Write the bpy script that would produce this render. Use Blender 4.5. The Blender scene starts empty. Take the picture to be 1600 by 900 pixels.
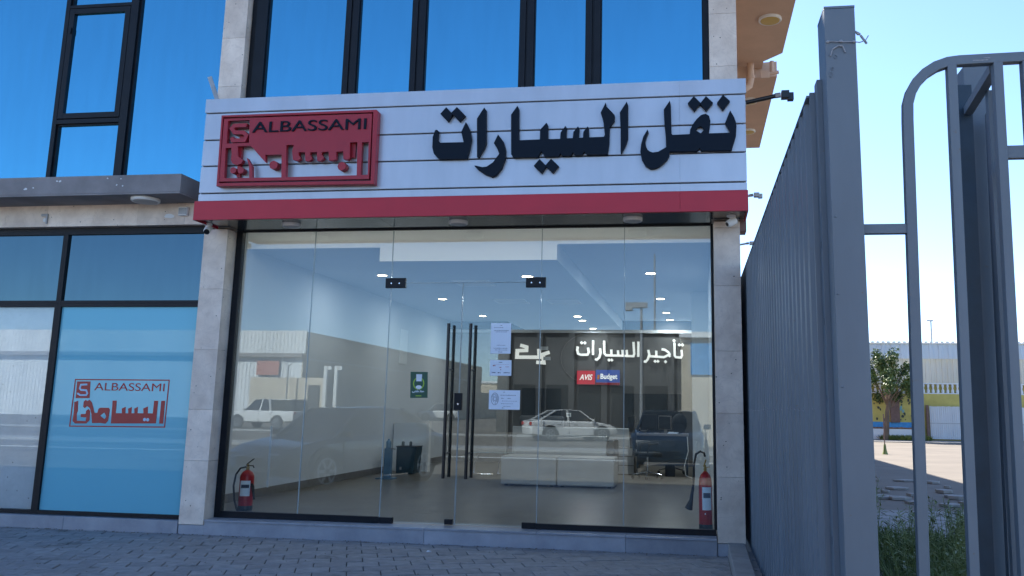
import bpy, bmesh, math, random
from math import sin, cos, pi, radians, sqrt
from mathutils import Vector, Matrix, Euler
from mathutils.geometry import tessellate_polygon

scene = bpy.context.scene
COL = scene.collection
random.seed(7)

# ------------------------------------------------------------------ camera
cam_d = bpy.data.cameras.new('camera'); cam = bpy.data.objects.new('camera', cam_d); COL.objects.link(cam)
scene.camera = cam
cam.location = (0.0, -9.84, 1.5)
_y, _p, _r = radians(-8.8065), radians(10.1237), radians(-0.9519)
_f = Vector((sin(_y)*cos(_p), cos(_y)*cos(_p), sin(_p)))
_rt = Vector((cos(_y), -sin(_y), 0)); _dn = -(_rt.cross(_f))
_r2 = _rt*cos(_r) + _dn*sin(_r); _d2 = -_rt*sin(_r) + _dn*cos(_r)
cam.matrix_world = Matrix(((_r2.x, -_d2.x, -_f.x, 0.0), (_r2.y, -_d2.y, -_f.y, -9.84), (_r2.z, -_d2.z, -_f.z, 1.5), (0, 0, 0, 1)))
cam_d.sensor_width = 36.0; cam_d.sensor_fit = 'HORIZONTAL'
cam_d.lens = 1377.26/1600*36.0
cam_d.shift_x = -(877.8-800)/1600; cam_d.shift_y = (392.73-450)/1600
cam_d.clip_start = 0.05; cam_d.clip_end = 3000

# ------------------------------------------------------------------ sky, sun, exposure
SUN = Vector((-0.62, 0.97, 1.0)).normalized()       # direction towards the sun
elev = math.asin(SUN.z); azim = math.atan2(SUN.x, SUN.y)
w = bpy.data.worlds.new('World'); scene.world = w; w.use_nodes = True
nt = w.node_tree; bg = nt.nodes['Background']
sky = nt.nodes.new('ShaderNodeTexSky'); sky.sky_type = 'NISHITA'; sky.sun_disc = False
sky.sun_elevation = elev; sky.sun_rotation = azim; sky.altitude = 0; sky.air_density = 0.75; sky.dust_density = 0.25; sky.ozone_density = 4.5
nt.links.new(sky.outputs[0], bg.inputs[0]); bg.inputs[1].default_value = 0.105
sl = bpy.data.lights.new('sun', 'SUN'); sl.energy = 4.9; sl.angle = radians(0.53); sl.color = (1.0, 0.93, 0.84)
so = bpy.data.objects.new('sun', sl); COL.objects.link(so); so.location = (-20, 30, 40)
so.rotation_euler = SUN.to_track_quat('Z', 'Y').to_euler()
scene.view_settings.view_transform = 'Standard'; scene.view_settings.look = 'None'
scene.view_settings.exposure = 1.82; scene.view_settings.gamma = 1.0
scene.render.engine = 'CYCLES'
scene.cycles.max_bounces = 8; scene.cycles.transparent_max_bounces = 16

# ------------------------------------------------------------------ materials
def _n(nt, t, **k):
    n = nt.nodes.new(t)
    for a, b in k.items(): setattr(n, a, b)
    return n
def mat(name, col, rough=0.6, metal=0.0, var=0.12, scale=6.0, bump=0.0, bscale=40.0, spec=0.5, emit=None, estr=0, stretch=(1,1,1), col2=None, alpha=None, coat=0.0, detail=6, ramp=(0.35, 0.7)):
    m = bpy.data.materials.new(name); m.use_nodes = True; nt = m.node_tree
    b = nt.nodes['Principled BSDF']
    tc = _n(nt, 'ShaderNodeTexCoord'); mp = _n(nt, 'ShaderNodeMapping'); nt.links.new(tc.outputs['Object'], mp.inputs[0])
    mp.inputs['Scale'].default_value = stretch
    c2 = col2 if col2 else tuple(min(1, c*(1-var)) for c in col)
    c1 = col if col2 else tuple(min(1, c*(1+var)) for c in col)
    nz = _n(nt, 'ShaderNodeTexNoise'); nz.inputs['Scale'].default_value = scale; nz.inputs['Detail'].default_value = detail; nz.inputs['Roughness'].default_value = 0.6
    nt.links.new(mp.outputs[0], nz.inputs['Vector'])
    rp = _n(nt, 'ShaderNodeValToRGB'); rp.color_ramp.elements[0].position = ramp[0]; rp.color_ramp.elements[1].position = ramp[1]
    rp.color_ramp.elements[0].color = (*c2, 1); rp.color_ramp.elements[1].color = (*c1, 1)
    nt.links.new(nz.outputs[0], rp.inputs[0]); nt.links.new(rp.outputs[0], b.inputs['Base Color'])
    b.inputs['Roughness'].default_value = rough; b.inputs['Metallic'].default_value = metal
    b.inputs['Specular IOR Level'].default_value = spec; b.inputs['Coat Weight'].default_value = coat
    b.inputs['Coat Roughness'].default_value = 0.05
    if bump:
        nb = _n(nt, 'ShaderNodeTexNoise'); nb.inputs['Scale'].default_value = bscale; nb.inputs['Detail'].default_value = 5
        nt.links.new(mp.outputs[0], nb.inputs['Vector'])
        bp = _n(nt, 'ShaderNodeBump'); bp.inputs['Strength'].default_value = bump; bp.inputs['Distance'].default_value = 0.01
        nt.links.new(nb.outputs[0], bp.inputs['Height']); nt.links.new(bp.outputs[0], b.inputs['Normal'])
    if emit:
        b.inputs['Emission Color'].default_value = (*emit, 1); b.inputs['Emission Strength'].default_value = estr
    return m

def stone_mat(name, c1, c2, vein, pits=True, rough=0.45, objrand=0.12):
    """veined limestone: two noise fields, thin veins, small dark pits, a tone of its own per slab"""
    m = mat(name, c1, rough, col2=c2, scale=3.2, bump=0.15, bscale=60)
    nt = m.node_tree; b = nt.nodes['Principled BSDF']
    src = b.inputs['Base Color'].links[0].from_socket
    tc = _n(nt, 'ShaderNodeTexCoord')
    n2 = _n(nt, 'ShaderNodeTexNoise'); n2.inputs['Scale'].default_value = 4.5; n2.inputs['Detail'].default_value = 8; n2.inputs['Distortion'].default_value = 1.6
    nt.links.new(tc.outputs['Object'], n2.inputs['Vector'])
    r = _n(nt, 'ShaderNodeValToRGB'); e = r.color_ramp.elements
    e[0].position = 0.47; e[0].color = (0, 0, 0, 1); e[1].position = 0.5; e[1].color = (1, 1, 1, 1)
    x = e.new(0.53); x.color = (0, 0, 0, 1)
    nt.links.new(n2.outputs[0], r.inputs[0])
    mx = _n(nt, 'ShaderNodeMix', data_type='RGBA'); mx.inputs[7].default_value = (*vein, 1)
    ml = _n(nt, 'ShaderNodeMath', operation='MULTIPLY'); ml.inputs[1].default_value = 0.2
    nt.links.new(r.outputs[0], ml.inputs[0]); nt.links.new(ml.outputs[0], mx.inputs[0]); nt.links.new(src, mx.inputs[6])
    out = mx.outputs[2]
    if pits:
        v = _n(nt, 'ShaderNodeTexVoronoi'); v.inputs['Scale'].default_value = 14; nt.links.new(tc.outputs['Object'], v.inputs['Vector'])
        n3 = _n(nt, 'ShaderNodeTexNoise'); n3.inputs['Scale'].default_value = 9; nt.links.new(tc.outputs['Object'], n3.inputs['Vector'])
        lt = _n(nt, 'ShaderNodeMath', operation='LESS_THAN'); lt.inputs[1].default_value = 0.10; nt.links.new(v.outputs['Distance'], lt.inputs[0])
        gt = _n(nt, 'ShaderNodeMath', operation='GREATER_THAN'); gt.inputs[1].default_value = 0.53; nt.links.new(n3.outputs[0], gt.inputs[0])
        an = _n(nt, 'ShaderNodeMath', operation='MULTIPLY'); nt.links.new(lt.outputs[0], an.inputs[0]); nt.links.new(gt.outputs[0], an.inputs[1])
        m2 = _n(nt, 'ShaderNodeMix', data_type='RGBA'); m2.inputs[7].default_value = (0.12, 0.10, 0.08, 1)
        nt.links.new(an.outputs[0], m2.inputs[0]); nt.links.new(out, m2.inputs[6]); out = m2.outputs[2]
    oi = _n(nt, 'ShaderNodeObjectInfo'); mr = _n(nt, 'ShaderNodeMapRange'); mr.inputs[3].default_value = 1-objrand; mr.inputs[4].default_value = 1+objrand
    nt.links.new(oi.outputs['Random'], mr.inputs[0])
    vm = _n(nt, 'ShaderNodeVectorMath', operation='SCALE'); nt.links.new(out, vm.inputs[0]); nt.links.new(mr.outputs[0], vm.inputs['Scale'])
    nt.links.new(vm.outputs[0], b.inputs['Base Color'])
    return m

def glass_mat(name, f0=0.05, tint=(0.93, 0.96, 0.95), refl=(1, 1, 1)):
    """one face of a clear pane: Schlick reflection over plain transmission"""
    m = bpy.data.materials.new(name); m.use_nodes = True; nt = m.node_tree; nt.nodes.clear()
    out = _n(nt, 'ShaderNodeOutputMaterial'); mix = _n(nt, 'ShaderNodeMixShader'); tr = _n(nt, 'ShaderNodeBsdfTransparent'); gl = _n(nt, 'ShaderNodeBsdfGlossy')
    gl.inputs['Roughness'].default_value = 0.0; gl.inputs['Color'].default_value = (*refl, 1); tr.inputs[0].default_value = (*tint, 1)
    ge = _n(nt, 'ShaderNodeNewGeometry'); d = _n(nt, 'ShaderNodeVectorMath', operation='DOT_PRODUCT')
    nt.links.new(ge.outputs['Incoming'], d.inputs[0]); nt.links.new(ge.outputs['Normal'], d.inputs[1])
    ab = _n(nt, 'ShaderNodeMath', operation='ABSOLUTE'); nt.links.new(d.outputs['Value'], ab.inputs[0])
    s1 = _n(nt, 'ShaderNodeMath', operation='SUBTRACT'); s1.inputs[0].default_value = 1; nt.links.new(ab.outputs[0], s1.inputs[1])
    pw = _n(nt, 'ShaderNodeMath', operation='POWER'); pw.inputs[1].default_value = 5; nt.links.new(s1.outputs[0], pw.inputs[0])
    mr = _n(nt, 'ShaderNodeMapRange'); mr.inputs[3].default_value = f0; mr.inputs[4].default_value = 1; nt.links.new(pw.outputs[0], mr.inputs[0])
    nt.links.new(mr.outputs[0], mix.inputs[0]); nt.links.new(tr.outputs[0], mix.inputs[1]); nt.links.new(gl.outputs[0], mix.inputs[2])
    nt.links.new(mix.outputs[0], out.inputs[0])
    return m

def mirror_glass(name, tint, base, fac=0.75, rough=0.015, wav=0.015):
    """solar-control glass: a coloured mirror coating over a dark or filmed body"""
    m = bpy.data.materials.new(name); m.use_nodes = True; nt = m.node_tree; nt.nodes.clear()
    out = _n(nt, 'ShaderNodeOutputMaterial'); mix = _n(nt, 'ShaderNodeMixShader'); df = _n(nt, 'ShaderNodeBsdfDiffuse'); gl = _n(nt, 'ShaderNodeBsdfGlossy')
    df.inputs[0].default_value = (*base, 1); gl.inputs[0].default_value = (*tint, 1); gl.inputs['Roughness'].default_value = rough
    mix.inputs[0].default_value = fac
    tc = _n(nt, 'ShaderNodeTexCoord'); nz = _n(nt, 'ShaderNodeTexNoise'); nz.inputs['Scale'].default_value = 1.3; nz.inputs['Detail'].default_value = 1
    nt.links.new(tc.outputs['Object'], nz.inputs['Vector'])
    bp = _n(nt, 'ShaderNodeBump'); bp.inputs['Strength'].default_value = wav; bp.inputs['Distance'].default_value = 0.1
    nt.links.new(nz.outputs[0], bp.inputs['Height']); nt.links.new(bp.outputs[0], gl.inputs['Normal'])
    ms = _n(nt, 'ShaderNodeMapping'); ms.inputs['Scale'].default_value = (6, 6, 0.8); nt.links.new(tc.outputs['Object'], ms.inputs[0])
    n2 = _n(nt, 'ShaderNodeTexNoise'); n2.inputs['Scale'].default_value = 1.5; n2.inputs['Detail'].default_value = 8; nt.links.new(ms.outputs[0], n2.inputs['Vector'])
    r2 = _n(nt, 'ShaderNodeMapRange'); r2.inputs[1].default_value = 0.3; r2.inputs[2].default_value = 0.75; r2.inputs[3].default_value = fac; r2.inputs[4].default_value = fac*0.93   # a thin film of dust
    nt.links.new(n2.outputs[0], r2.inputs[0]); nt.links.new(r2.outputs[0], mix.inputs[0])
    nt.links.new(df.outputs[0], mix.inputs[1]); nt.links.new(gl.outputs[0], mix.inputs[2]); nt.links.new(mix.outputs[0], out.inputs[0])
    return m

def brick_floor(name, c1, c2, joint, bw, bh, mortar=0.01, rot=0.0, rough=0.6, offset=0.5, bump=0.2, spec=0.5):
    m = bpy.data.materials.new(name); m.use_nodes = True; nt = m.node_tree; b = nt.nodes['Principled BSDF']
    ge = _n(nt, 'ShaderNodeNewGeometry'); mp = _n(nt, 'ShaderNodeMapping'); mp.inputs['Rotation'].default_value = (0, 0, rot)
    nt.links.new(ge.outputs['Position'], mp.inputs[0])
    br = _n(nt, 'ShaderNodeTexBrick'); br.offset = offset
    for k, v in (('Scale', 1.0), ('Mortar Size', mortar), ('Brick Width', bw), ('Row Height', bh), ('Bias', 0.0)): br.inputs[k].default_value = v
    br.inputs['Color1'].default_value = (*c1, 1); br.inputs['Color2'].default_value = (*c2, 1); br.inputs['Mortar'].default_value = (*joint, 1)
    nt.links.new(mp.outputs[0], br.inputs['Vector'])
    nz = _n(nt, 'ShaderNodeTexNoise'); nz.inputs['Scale'].default_value = 3; nz.inputs['Detail'].default_value = 8; nt.links.new(ge.outputs['Position'], nz.inputs['Vector'])
    mr = _n(nt, 'ShaderNodeMapRange'); mr.inputs[1].default_value = 0.3; mr.inputs[2].default_value = 0.7; mr.inputs[3].default_value = 0.82; mr.inputs[4].default_value = 1.15
    nt.links.new(nz.outputs[0], mr.inputs[0])
    vm = _n(nt, 'ShaderNodeVectorMath', operation='SCALE'); nt.links.new(br.outputs['Color'], vm.inputs[0]); nt.links.new(mr.outputs[0], vm.inputs['Scale'])
    nt.links.new(vm.outputs[0], b.inputs['Base Color']); b.inputs['Roughness'].default_value = rough; b.inputs['Specular IOR Level'].default_value = spec
    if bump:
        bp = _n(nt, 'ShaderNodeBump'); bp.inputs['Strength'].default_value = bump; bp.inputs['Distance'].default_value = 0.005
        nt.links.new(br.outputs['Fac'], bp.inputs['Height']); bp.invert = True; nt.links.new(bp.outputs[0], b.inputs['Normal'])
    return m

def objrand(m, a=0.15):
    """a slightly different tone for every object that carries this material"""
    nt = m.node_tree; b = nt.nodes['Principled BSDF']; src = b.inputs['Base Color'].links[0].from_socket
    oi = _n(nt, 'ShaderNodeObjectInfo'); mr = _n(nt, 'ShaderNodeMapRange'); mr.inputs[3].default_value = 1-a; mr.inputs[4].default_value = 1+a
    nt.links.new(oi.outputs['Random'], mr.inputs[0]); vm = _n(nt, 'ShaderNodeVectorMath', operation='SCALE')
    nt.links.new(src, vm.inputs[0]); nt.links.new(mr.outputs[0], vm.inputs['Scale']); nt.links.new(vm.outputs[0], b.inputs['Base Color'])
    return m

def worn(m, col, scale, thr):
    """sparse chips and stains of another colour, with a shape of their own"""
    nt = m.node_tree; b = nt.nodes['Principled BSDF']; src = b.inputs['Base Color'].links[0].from_socket
    tc = _n(nt, 'ShaderNodeTexCoord'); nz = _n(nt, 'ShaderNodeTexNoise'); nz.inputs['Scale'].default_value = scale; nz.inputs['Detail'].default_value = 7; nz.inputs['Roughness'].default_value = 0.7
    nt.links.new(tc.outputs['Object'], nz.inputs['Vector'])
    mr = _n(nt, 'ShaderNodeMapRange'); mr.inputs[1].default_value = thr-0.05; mr.inputs[2].default_value = thr+0.02; nt.links.new(nz.outputs[0], mr.inputs[0])
    mx = _n(nt, 'ShaderNodeMix', data_type='RGBA'); mx.inputs[7].default_value = (*col, 1)
    nt.links.new(mr.outputs[0], mx.inputs[0]); nt.links.new(src, mx.inputs[6]); nt.links.new(mx.outputs[2], b.inputs['Base Color'])
    return m
M = {}
M['stone'] = stone_mat('limestone', (0.86, 0.74, 0.62), (0.62, 0.51, 0.42), (0.42, 0.34, 0.29))
M['stone_blue'] = stone_mat('grey_marble', (0.36, 0.38, 0.42), (0.26, 0.28, 0.32), (0.36, 0.40, 0.46), pits=False, rough=0.3)
M['pale_marble'] = stone_mat('pale_marble', (0.62, 0.60, 0.62), (0.52, 0.50, 0.53), (0.42, 0.40, 0.45), rough=0.25, objrand=0.04)
M['frame'] = mat('black_aluminium', (0.006, 0.008, 0.012), 0.42, var=0.2, spec=0.25)
M['render_grey'] = worn(mat('grey_render', (0.23, 0.215, 0.215), 0.75, var=0.2, scale=2, bump=0.2), (0.16, 0.14, 0.13), 14, 0.76)
M['tan'] = mat('tan_plaster', (0.62, 0.43, 0.31), 0.85, var=0.07, scale=2, bump=0.15)
M['sign_white'] = mat('white_cladding', (0.46, 0.49, 0.54), 0.32, 0.4, var=0.07, scale=1.2, stretch=(2.5, 1, 0.7))
M['sign_red'] = mat('red_cladding', (0.46, 0.004, 0.022), 0.38, var=0.06, scale=2)
M['logo_red'] = mat('red_acrylic', (0.34, 0.010, 0.024), 0.42, var=0.05)
M['navy'] = mat('navy_acrylic', (0.003, 0.009, 0.019), 0.55, var=0.05, spec=0.15)
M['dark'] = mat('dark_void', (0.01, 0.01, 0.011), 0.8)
M['soffit'] = mat('dark_soffit', (0.055, 0.06, 0.062), 0.12, 0.0, var=0.1, spec=0.8)
M['glass'] = glass_mat('clear_glass', 0.072, refl=(0.80, 0.92, 1.0))
M['glass_edge'] = mat('glass_edge', (0.34, 0.42, 0.44), 0.15, var=0.1)
M['blue_mirror'] = mirror_glass('blue_mirror_glass', (0.12, 0.41, 0.57), (0.02, 0.05, 0.09), 0.95)
M['transom'] = mirror_glass('dark_tinted_glass', (0.10, 0.165, 0.20), (0.008, 0.014, 0.02), 0.8)
M['film_blue'] = mirror_glass('blue_filmed_glass', (0.55, 0.85, 1.0), (0.16, 0.45, 0.56), 0.06, wav=0.003)
M['film_pale'] = mirror_glass('pale_filmed_glass', (0.9, 0.9, 1.0), (0.42, 0.46, 0.54), 0.14, wav=0.003)
M['fence'] = worn(mat('grey_blue_paint', (0.135, 0.166, 0.196), 0.45, var=0.13, scale=2.2, bump=0.10, bscale=18, stretch=(1, 1, 0.3)), (0.17, 0.12, 0.085), 22, 0.70)
M['fence_dark'] = mat('dark_blue_sheet', (0.02, 0.045, 0.07), 0.5, var=0.2)
M['weld'] = mat('bare_weld', (0.30, 0.31, 0.33), 0.55, var=0.3, scale=60)
M['paver'] = objrand(worn(mat('concrete_paver', (0.265, 0.262, 0.262), 0.8, var=0.18, scale=9, bump=0.22, bscale=90), (0.15, 0.145, 0.14), 1.3, 0.63), 0.11)
M['paver_far'] = brick_floor('paver_field', (0.13, 0.132, 0.14), (0.17, 0.172, 0.18), (0.03, 0.03, 0.032), 0.30, 0.25, 0.008, rot=radians(-22))
M['bed'] = mat('paver_bed', (0.028, 0.028, 0.03), 0.95)
M['floor_tile'] = brick_floor('grey_floor_tile', (0.125, 0.11, 0.09), (0.14, 0.125, 0.105), (0.07, 0.06, 0.05), 0.6, 0.6, 0.004, offset=0, rough=0.28, bump=0.05)
M['shop_wall'] = mat('shop_wall_paint', (0.56, 0.58, 0.60), 0.8, var=0.02, scale=1)
M['white_wall'] = mat('white_paint', (0.70, 0.72, 0.73), 0.8, var=0.02, scale=1)
M['ceiling_shaded'] = mat('shaded_ceiling_white', (0.58, 0.62, 0.66), 0.85, var=0.02, scale=1)  # darkened and blued: the ceiling's shade is put into its white
M['fascia_lit'] = mat('fascia_lit_white', (0.88, 0.89, 0.90), 0.7, var=0.02, scale=1)  # raised white: daylight falling on the fascia is put into its colour
M['back_wall'] = mat('charcoal_wall', (0.075, 0.073, 0.07), 0.75, var=0.10, scale=2)
M['skirting'] = mat('grey_skirting', (0.16, 0.15, 0.14), 0.4, var=0.15)
M['white_letter'] = mat('white_letters', (0.85, 0.85, 0.82), 0.4, var=0.02, emit=(1.0, 0.97, 0.9), estr=0.13)
M['paper'] = mat('printed_paper', (0.80, 0.87, 0.95), 0.6, var=0.02)
M['ink'] = mat('printing_ink', (0.05, 0.07, 0.12), 0.7)
M['ink_red'] = mat('red_printing_ink', (0.35, 0.06, 0.06), 0.7)
M['sticker_green'] = mat('green_sticker', (0.005, 0.075, 0.04), 0.35)
M['sticker_lime'] = mat('lime_print', (0.30, 0.50, 0.03), 0.4)
M['sticker_white'] = mat('white_print', (0.75, 0.80, 0.85), 0.4)
M['red_vinyl'] = mat('red_vinyl', (0.33, 0.012, 0.015), 0.35, var=0.05)
M['chrome'] = mat('brushed_steel', (0.55, 0.56, 0.58), 0.22, 1.0, var=0.05)
M['black_steel'] = mat('black_steel', (0.015, 0.016, 0.018), 0.30, 0.3, var=0.1)
M['rubber'] = mat('black_rubber', (0.02, 0.02, 0.022), 0.7)
M['ext_red'] = mat('extinguisher_red', (0.42, 0.012, 0.018), 0.28, var=0.08)
M['ext_base'] = mat('extinguisher_base', (0.03, 0.05, 0.06), 0.5)
M['brass'] = mat('brass_fitting', (0.35, 0.22, 0.08), 0.35, 0.9)
M['leather'] = mat('grey_leather', (0.40, 0.41, 0.41), 0.42, var=0.05, scale=3, bump=0.06, bscale=120)
M['leather_dark'] = mat('dark_grey_leather', (0.045, 0.05, 0.056), 0.42, var=0.08)
M['desk_dark'] = mat('dark_desk_laminate', (0.012, 0.03, 0.05), 0.35)
M['desk_top'] = mat('grey_desk_top', (0.25, 0.22, 0.19), 0.35)
M['mesh_black'] = mat('black_mesh', (0.01, 0.015, 0.02), 0.65)
M['screen'] = mat('monitor_screen', (0.02, 0.025, 0.03), 0.12)
M['lamp_off'] = mat('frosted_diffuser', (0.50, 0.48, 0.45), 0.5, var=0.03)
M['lamp_yellow'] = mat('aged_yellow_diffuser', (0.60, 0.42, 0.12), 0.4, var=0.06)
M['cove_on'] = mat('cove_light', (1, 1, 1), 0.5, emit=(1.0, 0.93, 0.78), estr=2.6)
M['lamp_on'] = mat('lit_downlight', (1, 0.9, 0.75), 0.5, emit=(1.0, 0.80, 0.52), estr=9.0)
M['cam_white'] = mat('white_plastic', (0.75, 0.74, 0.72), 0.4, var=0.03)
M['teal_bin'] = mat('dark_teal_plastic', (0.01, 0.04, 0.06), 0.4)
M['blue_plastic'] = mat('blue_plastic', (0.07, 0.16, 0.26), 0.35)
M['asphalt'] = mat('street_asphalt', (0.135, 0.118, 0.098), 0.9, var=0.3, scale=0.35, bump=0.3, bscale=25)
M['lot'] = mat('dusty_concrete', (0.15, 0.128, 0.102), 0.9, var=0.16, scale=0.5, bump=0.3, bscale=14)
M['slab'] = objrand(mat('pale_slab', (0.25, 0.24, 0.225), 0.85, var=0.12, scale=4, bump=0.3), 0.12)
M['kerb'] = objrand(mat('concrete_kerb', (0.27, 0.27, 0.27), 0.8, var=0.15, scale=5, bump=0.3), 0.1)
M['corr_white'] = mat('white_corrugated', (0.60, 0.62, 0.63), 0.55, var=0.10, scale=0.6, stretch=(1, 1, 0.15))
M['corr_blue'] = mat('blue_grey_corrugated', (0.43, 0.52, 0.64), 0.5, var=0.10, scale=0.8, stretch=(1, 1, 0.15))
M['corr_cream'] = mat('cream_corrugated', (0.50, 0.51, 0.51), 0.6, var=0.08, scale=0.8, stretch=(1, 1, 0.15))
M['wall_beige'] = mat('beige_block_wall', (0.50, 0.44, 0.35), 0.85, var=0.12, scale=0.4)
M['yellow'] = mat('yellow_paint', (0.50, 0.42, 0.12), 0.8, var=0.16, scale=1.2)
M['blue_paint'] = mat('blue_paint', (0.05, 0.26, 0.55), 0.7, var=0.12)
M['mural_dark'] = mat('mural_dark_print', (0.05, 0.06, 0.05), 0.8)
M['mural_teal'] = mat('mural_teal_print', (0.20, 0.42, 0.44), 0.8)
M['brown'] = mat('brown_post', (0.16, 0.10, 0.085), 0.8, var=0.2)
M['rubble'] = mat('broken_brick', (0.32, 0.17, 0.09), 0.9, var=0.3, scale=5)
M['sheet_red'] = mat('faded_red_panel', (0.40, 0.17, 0.14), 0.7)
M['far_dark'] = mat('far_dark_grey', (0.04, 0.042, 0.045), 0.6, var=0.15, scale=0.5)  # on the showroom this dark colour stands in for a shaded front
M['bark'] = mat('bark', (0.16, 0.11, 0.075), 0.9, var=0.3, scale=6, stretch=(1, 1, 0.3), bump=0.5)
def leafmat(name, a, b):
    m = objrand(mat(name, a, 0.55, col2=b, scale=1.8, detail=2), 0.1)
    m.node_tree.nodes['Principled BSDF'].inputs['Subsurface Weight'].default_value = 0.0
    return m
M['leaf'] = leafmat('tree_leaf', (0.13, 0.17, 0.035), (0.035, 0.075, 0.02))
M['weed'] = leafmat('weed_leaf', (0.22, 0.26, 0.065), (0.08, 0.12, 0.035))
M['dry'] = leafmat('dry_grass', (0.16, 0.12, 0.05), (0.07, 0.06, 0.03))
M['car_white'] = mat('white_car_paint', (0.60, 0.60, 0.59), 0.25, var=0.02, coat=0.6)
M['car_grey'] = mat('blue_grey_car_paint', (0.075, 0.09, 0.11), 0.25, 0.2, var=0.03, coat=0.8)
M['car_dark'] = mat('dark_blue_car_paint', (0.02, 0.03, 0.045), 0.22, 0.2, var=0.03, coat=0.8)
M['car_glass'] = mat('car_window_glass', (0.012, 0.016, 0.02), 0.06, var=0.05, spec=0.8)
M['tyre'] = mat('tyre_rubber', (0.02, 0.02, 0.02), 0.85)
M['alloy'] = mat('alloy_rim', (0.5, 0.5, 0.52), 0.3, 0.8)
M['tail_red'] = mat('red_lamp_lens', (0.45, 0.02, 0.02), 0.2)
M['head_clear'] = mat('headlamp_lens', (0.6, 0.62, 0.65), 0.1)
M['galv'] = mat('galvanised_steel', (0.32, 0.33, 0.34), 0.5, 0.6, var=0.15)

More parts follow.
